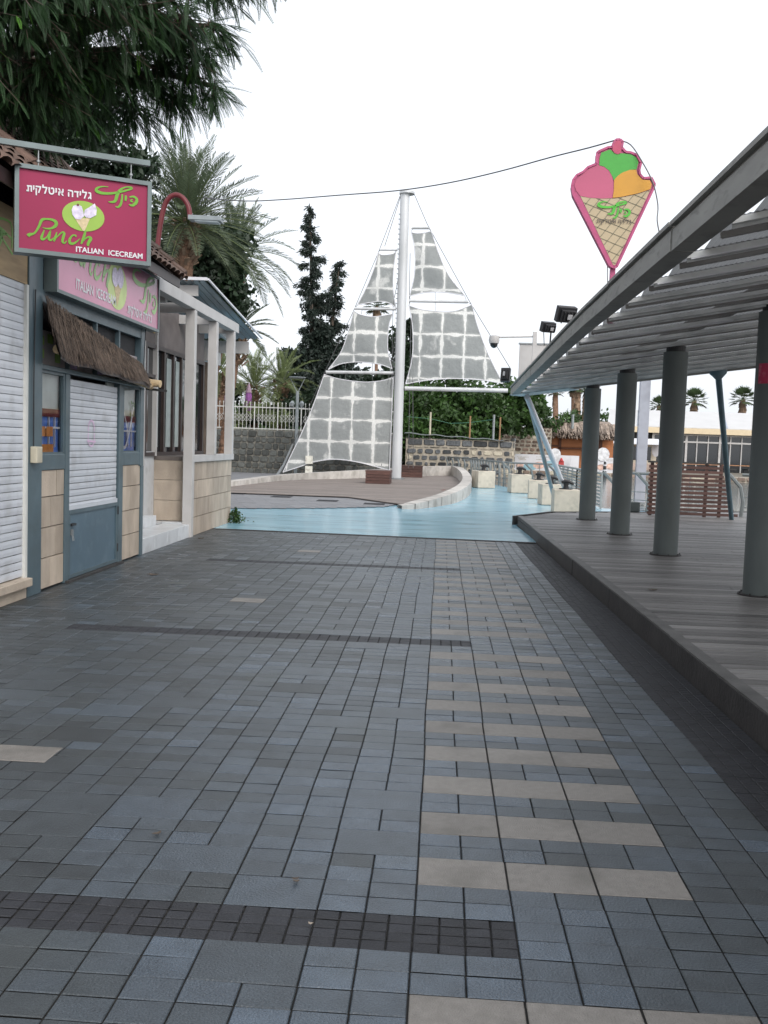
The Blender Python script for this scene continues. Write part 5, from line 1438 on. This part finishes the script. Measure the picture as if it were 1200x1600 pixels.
broad_tree('round near-black evergreen tree behind the first date palm', (-8.6, 35, 0),
           [(A3(325, 420, 34), 1.70), (A3(350, 470, 34), 1.15), (A3(300, 470, 34), 1.36), (A3(340, 385, 34), 1.27), (A3(290, 400, 34), 1.27), (A3(355, 430, 34), 0.85), (A3(260, 450, 34), 1.53), (A3(330, 520, 34), 0.85), (A3(250, 560, 42), 1.87)], .26, 56, M_leafB, 24, .35)
broad_tree('wide green ficus-like tree above the rubble wall, right of the mast', (1.5, 58, -.2),
           [(A3(650, 640, 57), 2.0), (A3(700, 625, 58), 2.3), (A3(750, 640, 57), 2.2), (A3(790, 625, 58), 1.9), (A3(815, 650, 58), 1.3), (A3(690, 665, 56), 1.8), (A3(740, 672, 56), 1.5), (A3(835, 640, 59), .7), (A3(640, 680, 56), 1.5), (A3(785, 652, 57), 1.3), (A3(842, 640, 60), .8), (A3(820, 615, 58), 1.1)], .30, 60, M_leafC, 24, .5)
broad_tree('tall dark trees glimpsed in the gap behind the mast', (-3.2, 62, 0),
           [(A3(625, 540, 62), 1.3), (A3(632, 580, 62), 1.6), (A3(615, 610, 62), 1.5), (A3(640, 515, 62), .8), (A3(590, 600, 62), 1.5), (A3(560, 610, 62), 1.7), (A3(520, 600, 62), 1.7), (A3(600, 650, 62), 1.8)], .34, 44, M_leafB, 22, .35, name='broadleaf_tree')
broad_tree('low green bush behind the thatched hut, beside the white tent restaurant', (14.3, 84, 0),
           [(A3(942, 662, 84), 1.6), (A3(960, 668, 84), 1.4), (A3(925, 672, 84), 1.2)], .4, 30, M_leafC, 8, .3, name='bush', cat='bush')
broad_tree('low green scrub on top of the brown stone wall', (6.8, 64, 1),
           [(A3(850, 662, 63), .7), (A3(868, 660, 64), .8), (A3(885, 655, 66), .8), (A3(905, 656, 68), .9), (A3(830, 660, 63), .6)], .22, 40, M_leafC, 14, .1, name='bush', cat='bush')
# planting behind the fence
broad_tree('dark shrubs behind the cream iron fence', (-12, 49, 1.98),
           [(A3(340, 640, 49), .9), (A3(385, 650, 49), .6), (A3(420, 650, 49), .7), (A3(455, 640, 50), .9), (A3(490, 630, 51), 1.1), (A3(360, 610, 52), .8), (A3(310, 620, 50), 1.0), (A3(270, 600, 50), 1.2)], .19, 50, M_leafB, 34, .08, name='shrub', cat='shrub')
broad_tree('yellow green flowering shrub row at the fence beside the closed parasols', (-10.5, 48, 1.98),
           [(A3(405, 640, 48), .55), (A3(440, 652, 48), .5), (A3(370, 655, 48), .5), (A3(425, 655, 48), .45)], .15, 50, M_palmy, 36, .05, name='shrub', cat='shrub')

random.seed(77)
m = MB()
for k in range(620):
    x = ru(-46, 2); Y = ru(76, 84); h = 4.6 + 1.4 * math.sin(x * .5) + math.sin(x * 1.7) - (1.2 if x > -6 else 0)
    leaf_clump(m, V((x, Y, ru(.5, h))), ru(.7, 1.4), 46, .42, hollow=.2)
for k in range(160):
    x = ru(-4, 12); Y = ru(84, 90); leaf_clump(m, V((x, Y, ru(.5, 3.2))), ru(.7, 1.3), 40, .42, hollow=.2)
for k in range(420):
    x = ru(30, 120); Y = ru(112, 130); leaf_clump(m, V((x, Y, ru(.3, 3.2 + math.sin(x * .3)))), ru(1.0, 2.0), 30, .7, hollow=.2)
m.build('far_wood', M_leafC, kind='stuff')
# conifers
def conifer(label, base, tip, width, mt_, seed, n=46, bare=.0, lean=0):
    random.seed(seed)
    t = thing('conifer', label, 'tree', base, 'ragged conifers behind the sails'); B, T = V(base), V(tip); H = (T - B).length
    wdm, lm = MB(), MB(); mid = B.lerp(T, .5) + V((.25 * (1 if seed % 2 else -1), 0, 0))
    trunk = [V(p) for p in cr([tuple(B), tuple(mid), tuple(T)], 8)]
    wdm.tube(trunk, [.20 * (1 - k / (len(trunk))) + .02 for k in range(len(trunk))], 8)
    for k in range(n):
        u = .24 + .76 * (k + rnd()) / n; p = B.lerp(T, u) + (mid - B.lerp(T, .5)) * math.sin(math.pi * u)
        R = width * (1.06 - u) ** .8 * (ru(.3, .75) if rnd() < .55 else ru(.85, 1.35)) * (1 if u < .6 else .75)
        th = ru(0, 6.28); d = V((math.cos(th), math.sin(th) * .8, ru(-.05, .35))).normalized(); e = p + d * R + V((0, 0, -ru(.0, .45) * R))
        wdm.tube([p, p + d * R * .55 + V((0, 0, .05 * R)), e], [.035, .02, .006], 4)
        ns = int(13 * R) + 3
        for q in range(ns):
            s_ = ru(.12, 1.0); c = p.lerp(e, s_) + V((0, 0, .05 * R * math.sin(3.1 * s_)))
            tn = ru(.15, .8)
            for _ in range(17):
                b = c + V((random.gauss(0, .085), random.gauss(0, .085), random.gauss(0, .08)))
                dd = (d * .5 + rvec() * .8 + V((0, 0, -.75))).normalized(); L_ = ru(.14, .36); sd_ = dd.cross(rvec()).normalized() * .032
                lm.face([b - sd_ * .4, b + dd * L_ * .5 - sd_, b + dd * L_, b + dd * L_ * .5 + sd_], min(1, max(0, tn + ru(-.15, .15))))
    wdm.build('trunk', M_bark, t, smooth=True); lm.build('foliage', mt_, t)
a, b = at(479, 620, 55), at(484, 322, 55); conifer('tallest ragged conifer, left of the sails', (a.x, 55, 0), tuple(b), 2.4, M_leafD, 11, 74)
a, b = at(512, 620, 56), at(531, 408, 56); conifer('shorter leaning conifer between the tallest one and the sails', (a.x, 56, 0), tuple(b), 2.5, M_leafD, 12, 58)
random.seed(21)
broad_tree('dark bushy growth at the foot of the two conifers', (-8.0, 54, 0),
           [(A3(475, 600, 54), 1.4), (A3(505, 560, 55), 1.3), (A3(525, 590, 55), 1.4), (A3(455, 600, 54), .9), (A3(490, 630, 53), 1.4), (A3(535, 560, 56), 1.0), (A3(460, 640, 53), 1.2), (A3(500, 520, 55), .9), (A3(470, 560, 55), 1.0), (A3(515, 545, 56), 1.1), (A3(455, 560, 54), .6), (A3(490, 480, 56), .7), (A3(535, 620, 54), 1.3), (A3(440, 650, 52), .8)], .24, 50, M_leafD, 28, .2, name='shrub', cat='shrub')

# palms
def frond(m, base, d, L, mt=None, droop=1.0, ll=.42, n=50, tn=.5, vee=.5, lw=.042):
    d = d.normalized(); p = V(base); dd = V(d); st_ = L / n; rib = [V(p)]
    side = d.cross(V((0, 0, 1)))
    if side.length < .05: side = V((1, 0, 0))
    side.normalize()
    for k in range(n):
        p = p + dd * st_; rib.append(V(p)); dd = (dd + V((0, 0, -droop / n))).normalized()
        u = (k + 1) / n
        if u < .12: continue
        l = ll * (1 - .75 * max(0, (u - .55) / .45) ** 1.5) * (.6 + .4 * min(1, (u - .1) / .2))
        upn = side.cross(dd).normalized()
        if upn.z < 0: upn = -upn
        for sg in (-1, 1):
            o = (side * sg * .75 + dd * .65 + upn * vee * ru(.3, 1.1)).normalized(); tip = p + o * l + V((0, 0, -.12 * l)); w2 = dd * lw * .5
            m.face([p - w2, p + o * l * .45 - w2, tip, p + o * l * .45 + w2], min(1, max(0, tn + ru(-.15, .15))))
    return rib
def date_palm(label, base, top, L, n, trunk_r, seed, mt_=M_palm, up=.0, droop=1.0, group='feather date palms on the left', dmin=-.5):
    random.seed(seed)
    t = thing('date_palm', label, 'palm tree', base, group); B, T = V(base), V(top)
    m = MB(); pts = [B.lerp(T, k / 10) for k in range(11)]; m.tube(pts, [trunk_r * 1.05] * 9 + [trunk_r * 1.05, trunk_r * .8], 14)
    z = 0; H = (T - B).length
    while z < H - .2:
        for k in range(9):
            th = 2 * math.pi * (k + .5 * (int(z / .16) % 2)) / 9; c = B.lerp(T, z / H) + V((math.cos(th), math.sin(th), 0)) * trunk_r
            o = V((math.cos(th), math.sin(th), 0)); s_ = V((-math.sin(th), math.cos(th), 0))
            m.face([c - s_ * .09, c + s_ * .09, c + o * .05 + V((0, 0, .14))], rnd())
        z += .16
    m.build('trunk', M_palmbark, t)
    m = MB()
    for k in range(90):
        th = ru(0, 6.28); zz = ru(-1.25, .15); o = V((math.cos(th), math.sin(th), ru(.5, 1.2))).normalized(); r = trunk_r * (1.0 + .5 * (zz + 1.2))
        c = T + V((math.cos(th) * r, math.sin(th) * r, zz)); m.bar(c, c + o * ru(.15, .34), .09, .04, V((0, 0, 1)), rnd())
    m.build('cut_boots', M_skirt, t)
    m = MB(); rb = MB()
    for k in range(n):
        th = 2.4 * k + ru(-.2, .2); el = dmin + (1.45 - dmin) * ((k + .5) / n)
        d = V((math.cos(th) * math.cos(el), math.sin(th) * math.cos(el), math.sin(el)))
        rib = frond(m, T + V((0, 0, .1)) + d * .12, d, L * ru(.85, 1.1) * (1 if el < .9 else .9), droop=droop * ru(.6, 1.2) * (1.1 - .4 * abs(el)), tn=ru(.2, .8), ll=.42 * L / 2.6)
        rb.tube(rib[::3], [.025 - .02 * q / max(1, len(rib[::3])) for q in range(len(rib[::3]))], 4)
    m.build('fronds', mt_, t); rb.build('midribs', M_palmy, t)
    return t
a, b = at(292, 470, 30), at(291, 355, 30); date_palm('nearest date palm with full grey green crown behind the crook lamp', (a.x - .05, 30, 0), (b.x, 30, b.z), 2.7, 84, .21, 31, droop=.75)
a = at(370, 405, 38); a0_ = at(300, 600, 38); date_palm('second date palm, its drooping fronds reaching right towards the conifers', (a0_.x, 38, 0), (a.x, 38, a.z), 2.7, 46, .22, 32, droop=1.3)
a = at(386, 520, 36); date_palm('small date palm showing above the veranda roof end', (at(342, 700, 36).x, 36, 0), (a.x - .3, 36, a.z), 1.5, 30, .13, 33, droop=.9)
a = at(398, 600, 50); date_palm('low bushy date palm behind the fence near the purple parasol', (a.x, 50, 1.98), (a.x, 50, a.z - .3), 2.6, 34, .2, 34, mt_=M_palmy, droop=1.3)
a = at(440, 590, 51); date_palm('low date palm behind the fence, left of the lamp', (a.x, 51, 1.98), (a.x, 51, a.z - .4), 2.2, 30, .2, 35, mt_=M_palmy, droop=1.5)
a = at(345, 580, 48); date_palm('brownish low date palm seen between the veranda posts', (a.x, 48, 1.98), (a.x, 48, a.z - .1), 2.0, 26, .18, 36, mt_=M_palmy, droop=1.6)

def fan_palm(label, base, top, R, seed, skirt=1.0, trunk_r=.2, n=34):
    random.seed(seed); t = thing('fan_palm', label, 'palm tree', base, 'fan palms on the skyline'); B, T = V(base), V(top)
    m = MB(); m.tube([B, B.lerp(T, .5) + V((.1, 0, 0)), T], [trunk_r * 1.2, trunk_r, trunk_r * .8], 10); m.build('trunk', M_palmbark, t)
    m = MB()
    for k in range(n):
        th = 2.4 * k; el = -.5 + 1.9 * (k + .5) / n; d = V((math.cos(th) * math.cos(el), math.sin(th) * math.cos(el), math.sin(el)))
        c = T + d * R * .5; side = d.cross(V((0, 0, 1))).normalized() if abs(d.z) < .99 else V((1, 0, 0)); upn = side.cross(d); tn = ru(.2, .9)
        m.bar(T, c, .03, .02, tone=tn)
        for q in range(13):
            ang = (q - 6) * .22; o = (d * math.cos(ang) + side * math.sin(ang)).normalized(); l = R * .52 * (1 - .25 * abs(q - 6) / 6); s_ = o.cross(upn).normalized() * R * .035
            m.face([c, c + o * l * .5 + s_, c + o * l + V((0, 0, -.12 * R * rnd())), c + o * l * .5 - s_], min(1, max(0, tn + ru(-.1, .1))))
    m.build('fan_leaves', M_fan, t)
    m = MB()
    for k in range(int(170 * skirt)):
        th = ru(0, 6.28); z = -ru(.05, 1.0) * R * 1.1 * skirt; r = R * .25 * ru(.6, 1.1); c = T + V((math.cos(th) * r * .5, math.sin(th) * r * .5, z * .5))
        e = T + V((math.cos(th) * r, math.sin(th) * r, z - .3 * R)); s_ = V((-math.sin(th), math.cos(th), 0)) * .09 * R
        m.face([c - s_ * .3, c + s_ * .3, e + s_, e - s_], rnd())
    m.build('skirt', M_skirt, t)
for px, py, Y, R, lab, sk, sd_ in ((1085, 626, 95, 1.5, 'fan palm above the tent roof, nearest the slanting strut', .9, 41), (1161, 624, 95, 1.5, 'fan palm above the tent roof beside the nearest visible column', 1.0, 42), (1030, 634, 97, 1.2, 'smaller fan palm peeping over the tent roof beside the third column', .7, 43),
                                   (868, 612, 80, .85, 'fan palm with long brown skirt left of the farthest column', 1.1, 44), (903, 606, 80, 1.1, 'fan palm right above the thatched hut, touching the farthest column', 1.5, 45), (589, 479, 88, 1.5, 'lone fan palm peeping between the left sails', .6, 46),
                                   (917, 608, 81, 1.3, 'fan palm behind the farthest column above the hut', 1.6, 47), (895, 605, 84, 1.0, 'thin fan palm left of the farthest column, its crown under the canopy', .5, 48)):
    tp = at(px, py, Y); fan_palm(lab, (tp.x + .1, Y, 0), tuple(tp), R, sd_, sk, .26 if sk > .6 else .16)
random.seed(5)

# ================================================================== FAR RIGHT BANK
# thatched hut
hu = thing('thatched_hut', 'orange brown wooden hut with ragged palm thatch roof', 'hut', (9.3, 66, 0))
M_hut = mat('orange_hut_wood', (.42, .165, .065), .65, var=.15, scale=2, stretch=(1, 1, 8), tone=.2, dirt=((.22, .085, .04), .5, 2))
a, b = at(866, 675, 66), at(948, 716, 66)
m = MB(); m.box(a.x, b.x + .4, 66, 70, .2, 2.75); m.build('wall', M_hut, hu)
m = MB()
for px0, px1, py0, py1 in ((861, 874, 678, 715), (875, 913, 678, 699), (915, 938, 680, 699), (940, 952, 690, 714)):
    p, q = at(px0, py0, 65.9), at(px1, py1, 65.9); m.box(p.x, q.x, 65.86, 65.99, q.z, p.z, rnd())
m.build('boards', M_hut, hu)
m = MB()
for px0, px1, py0, py1 in ((872, 938, 699, 703), (858, 861, 678, 716), (874, 876, 675, 716), (913, 915, 676, 716), (937, 940, 676, 716), (860, 872, 695, 698)):
    p, q = at(px0, py0, 65.8), at(px1, py1, 65.8); m.box(p.x, q.x, 65.76, 65.85, q.z, p.z)
m.build('trim', mat('hut_trim', (.12, .05, .03), .7), hu)
m = MB()
p, q = at(846, 667, 65.4), at(962, 672, 65.4)
for k in range(900):
    u = rnd(); x = p.x + (q.x - p.x) * u; zt_ = p.z + (q.z - p.z) * u + .25; yb = ru(64.9, 66.2); s_ = ru(.04, .12)
    a_ = V((x, 65.8, zt_ + ru(-.3, .15))); b_ = V((x + ru(-.2, .2), yb - .6, zt_ - ru(.5, 1.0))); m.face([a_ + V((-s_, 0, 0)), a_ + V((s_, 0, 0)), b_ + V((s_ * .3, 0, 0)), b_ + V((-s_ * .3, 0, 0))], rnd())
m.slab([(p.x, 65.3, p.z + .0), (q.x, 65.3, q.z + .0), (q.x, 68, q.z + .55), (p.x, 68, p.z + .55)], (0, 0, .06))
m.build('roof', mat('pale_thatch', (.27, .215, .175), .95, var=.3, scale=5, tone=.5), hu)
m = MB(); c = at(895, 655, 65); m.tube([(c.x, 65, 3), (c.x, 65, 3.95)], .09, 10); m.build('vent_pipe', M_lampgrey, hu)
m = MB(); c = at(902, 665, 65)
# long white hoarding with faded pictures
ho = thing('menu_hoarding', 'long white hoarding with food pictures and faded lines of writing before the hut', 'hoarding', (8, 60, 0))
def H3(px, py): return at(px, py, 60)
a, b = H3(803, 709), H3(905, 712); m = MB(); m.box(a.x, b.x, 60, 60.08, -.1, a.z); m.build('panel', M_white, ho)
a, b = H3(912, 714), H3(968, 733); m = MB(); m.box(a.x, b.x, 60, 60.08, -.1, a.z); m.build('panel', M_white, ho)
m = MB()
for x0_, x1_, y_ in ((808, 825, 714), (838, 858, 714), (812, 822, 718), (838, 856, 718), (810, 820, 716), (916, 930, 722), (936, 962, 720), (916, 962, 717)):
    p, q = H3(x0_, y_ - .6), H3(x1_, y_ + .6); 
    x = p.x
    while x < q.x:
        w_ = ru(.03, .07); m.box(x, x + w_, 59.975, 59.99, q.z, p.z + ru(-.01, .02)); x += w_ + .03
m.build('faded_writing', mat('faded_writing', (.42, .38, .30), .7), ho)
m = MB()
for px, py, r in ((842, 727, .30), (812, 727, .2), (925, 729, .25), (940, 730, .25), (955, 729, .28)): disc(m, H3(px, py), V((1, 0, 0)), V((0, 0, 1)), V((0, -1, 0)), r * 1.2, r * .7, .03, 16)
m.build('food_picture', mat('food_picture', (.62, .42, .35), .6, var=.5, scale=5), ho)
m = MB()
for px, py, r in ((828, 729, .4), (860, 725, .35)): disc(m, H3(px, py), V((1, 0, 0)), V((0, 0, 1)), V((0, -1, 0)), r, r * .6, .025, 16)
m.build('blue_picture', mat('blue_picture', (.30, .50, .58), .6, var=.3, scale=4), ho)
m = MB(); c = H3(877, 723); m.box(c.x - .16, c.x + .16, 59.96, 59.98, c.z - .22, c.z + .1); m.tube([c + V((0, -.03, .1)), c + V((0, -.03, .3))], [.13, .04], 8); m.build('red_bottle_picture', mat('bottle_red', (.50, .05, .05), .5), ho)
for px, r in ((867, .36), (942, .40)):
    m = MB(); c = H3(px, 710); disc(m, c, V((1, 0, 0)), V((0, 0, 1)), V((0, -1, 0)), r, r * 1.05, .06, 20)
    m.build('round_topper', mat('topper_white', (.68, .68, .70), .6, var=.25, scale=6), ho)
# a-board, striped post
m = MB(); c = H3(890, 722); m.slab([(c.x - .14, 59.6, -.1), (c.x + .2, 59.6, -.1), (c.x + .02, 59.6, 1.2)], (0, .1, 0)); tag(m.build('a_board', M_white), 'white pointed board standing at the right end of the hoarding', 'board')
t = thing('striped_post', 'short black and white banded post before the hoarding', 'post', tuple(at(945, 740, 58)))
c = at(945, 728, 58); m = MB(); m.tube([(c.x, 58, -.1), (c.x, 58, c.z + .3)], [.16, .06], 10); m.build('post', M_black, t)
m = MB()
for z in (.4, .7, .95): m.tube([(c.x, 58, z), (c.x, 58, z + .08)], .15 - z * .06, 10)
m.build('bands', M_white, t)

# tent-roofed restaurant
te = thing('tent_restaurant', 'long white tent-roofed restaurant with tall dark windows on the far bank', 'building', (19, 75, 0))
YT = 75.0
def T3(px, py, d=0): p = at(px, py, YT); return V((p.x, YT - d, p.z))
xl, xr = T3(968, 700).x, T3(1320, 700).x
zb, ze, zr = -.1, 3.48, 4.95
M_tent = mat('tent_white', (.56, .555, .55), .6, var=.04, scale=1)
m = MB(); m.slab([(xl - 1.1, YT - .5, ze + .05), (xl - .1, YT + 4.5, zr), (xr, YT + 4.5, zr), (xr, YT - .5, ze + .05)], (0, 0, .05)); rf = m.build('roof', M_tent, te)
m = MB(); x = xl + 1.2
while x < xr: m.bar((x, YT - .5, ze + .13), (x + 1.0, YT + 4.4, zr + .07), .09, .03); x += 3.35
m.build('roof_seam', mat('seam_blue', (.35, .40, .48), .6), rf)
m = MB(); m.box(xl - 1.1, xr, YT - .55, YT - .40, ze - .38, ze + .04); m.build('fascia', mat('cream_fascia', (.68, .56, .38), .6, var=.05), te)
m = MB(); m.box(xl - 1, xr, YT + .1, YT + 9, zb, ze); m.build('wall', M_dark, te)
xw0 = T3(1018, 700).x
m = MB()
x = xw0
k = 0
while x < xr:
    wdt_ = .16 if k % 3 == 0 else .075
    m.box(x, x + wdt_, YT - .08, YT + .02, zb, ze - .4); x += .84; k += 1
m.box(xw0, xr, YT - .1, YT + .03, 2.42, 2.54); m.box(xw0, xr, YT - .1, YT + .03, ze - .52, ze - .40)
fr = m.build('window', M_plaster, te)
m = MB(); m.box(xw0, xr, YT + .03, YT + .06, zb, ze - .4); m.build('pane', M_glass, fr)
m = MB(); m.box(xw0, xr, YT - 1.2, YT - 1.1, .78, .84); m.build('terrace_rail', mat('orange_rail', (.40, .20, .10), .6), te)
m = MB()
x = xw0 + .3
while x < xr: m.box(x, x + .5, YT - 1.0, YT - .6, .45, .55); m.box(x + .2, x + .25, YT - .85, YT - .8, -.1, .45); x += 1.35
m.build('terrace_furniture', M_kerb, te)
# lower annex on the left
ax0, ax1 = T3(945, 700).x, T3(1016, 700).x
m = MB(); m.box(ax0, ax1, YT - 2.2, YT + 2, -.1, 2.35); an = m.build('annex_wall', mat('annex_beige', (.50, .45, .36), .8, var=.15, scale=1, dirt=((.35, .3, .24), .5, 1)), te)
m = MB(); m.slab([(ax0 - .1, YT - 3.2, 2.15), (ax1 + .1, YT - 3.2, 2.15), (ax1 + .1, YT - 2.2, 2.55), (ax0 - .1, YT - 2.2, 2.55)], (0, 0, .05)); m.build('annex_awning', M_white, an)
m = MB(); 
for x in (ax0 + .2, ax0 + 1.45, ax0 + 2.2): m.box(x, x + .85, YT - 2.23, YT - 2.21, 1.0, 2.0)
m.build('annex_window', M_glass, an)
m = MB(); m.box(ax0, ax1, YT - 2.6, YT - 2.3, -.2, .75); m.build('planter_wall', mat('pinkish_stone', (.42, .33, .28), .85, var=.3, scale=2), an)
m = MB(); c = T3(1013, 703, 2.6); disc(m, c, V((.8, -.6, 0)), V((0, 0, 1)), V((-.6, -.8, 0)), .32, .5, 0, 20); m.slab([tuple(c), tuple(c + V((.3, .5, 0))), tuple(c + V((.3, .5, .04)))], (0, 0, .04)); m.build('satellite_dish', M_white, te)
# quay stones on the far bank below the hoarding
q = thing('quay_wall', 'low brownish stone quay edge below the hoarding on the far bank', 'wall', (8, 58.8, -1))
s1, s2 = MB(), MB(); rubble(s1, s2, 3.5, 30, 58.8, -.9, .28, .3, .35, .9, .05, pale=.25)
s1.build('stones', mat('quay_block', (.27, .20, .16), .85, var=.3, scale=4, tone=.4), q); s2.build('pale_stones', M_palestone, q)
m = MB(); m.box(3.5, 30, 58.79, 59.5, -1, .26); m.build('core', M_mortar, q)
g = MB(); g.face([(3.9, 58.9, .24), (60, 58.9, .24), (60, 200, .24), (3.9, 200, .24)]); g.build('far_bank_ground', M_ground, kind='structure')
g = MB(); g.face([(4.56, 27, -.02), (30, 31, -.02), (30, 58.7, -.02), (4, 58.7, -.02), (4.62, 38.2, -.02)])
g.build('harbour_water', mat('harbour_water', (.08, .11, .11), .12, var=.2, scale=.5, bump=.25, bscale=3, spec=.6), kind='structure')

# small litter on the paving
def litter(px, py, z, sz, label, col, n=3):
    p = gz(px, py, z); t = thing('dead_leaf', label, 'dead leaf', (p.x, p.y, z), 'dead leaves on the ground')
    m = MB()
    for k in range(n):
        c = V((p.x + ru(-.6, .6) * sz, p.y + ru(-.6, .6) * sz, z + .006)); a = ru(0, 6.28); u = V((math.cos(a), math.sin(a), ru(.0, .25))); w_ = V((-math.sin(a), math.cos(a), ru(-.1, .2))) * .35
        pts = [c + u * sz * x + w_ * sz * y + V((0, 0, .012 * abs(x))) for x, y in ((-.5, 0), (-.2, .6), (.2, .5), (.55, 0), (.2, -.5), (-.2, -.6))]
        m.slab(pts, (0, 0, .002), rnd())
    m.build('blade', col, t)
M_dry = mat('dry_leaf', (.10, .075, .055), .8, tone=.3); M_dryr = mat('dry_leaf_red', (.22, .07, .05), .8)
litter(240, 898, 0, .09, 'curled dead leaf on the paving in front of the kiosk door', M_dry, 5)
litter(251, 1307, 0, .035, 'small dark dead leaf on the paving near the lower left', M_dry, 2)
litter(459, 1378, 0, .03, 'small dark dead leaf just above the nearest dark paver band', M_dry, 2)
litter(1021, 923, DZ, .06, 'dark dead leaf on the deck boards between the columns', M_dry, 4)
litter(694, 766, .065, .16, 'reddish dead leaf at the tip of the timber platform', M_dryr, 3)
litter(318, 842, 0, .09, 'small brown dead leaf at the foot of the near veranda post', M_dry, 3)
litter(483, 1445, 0, .02, 'tiny pale scrap on the nearest dark paver band', M_stonewall, 1)
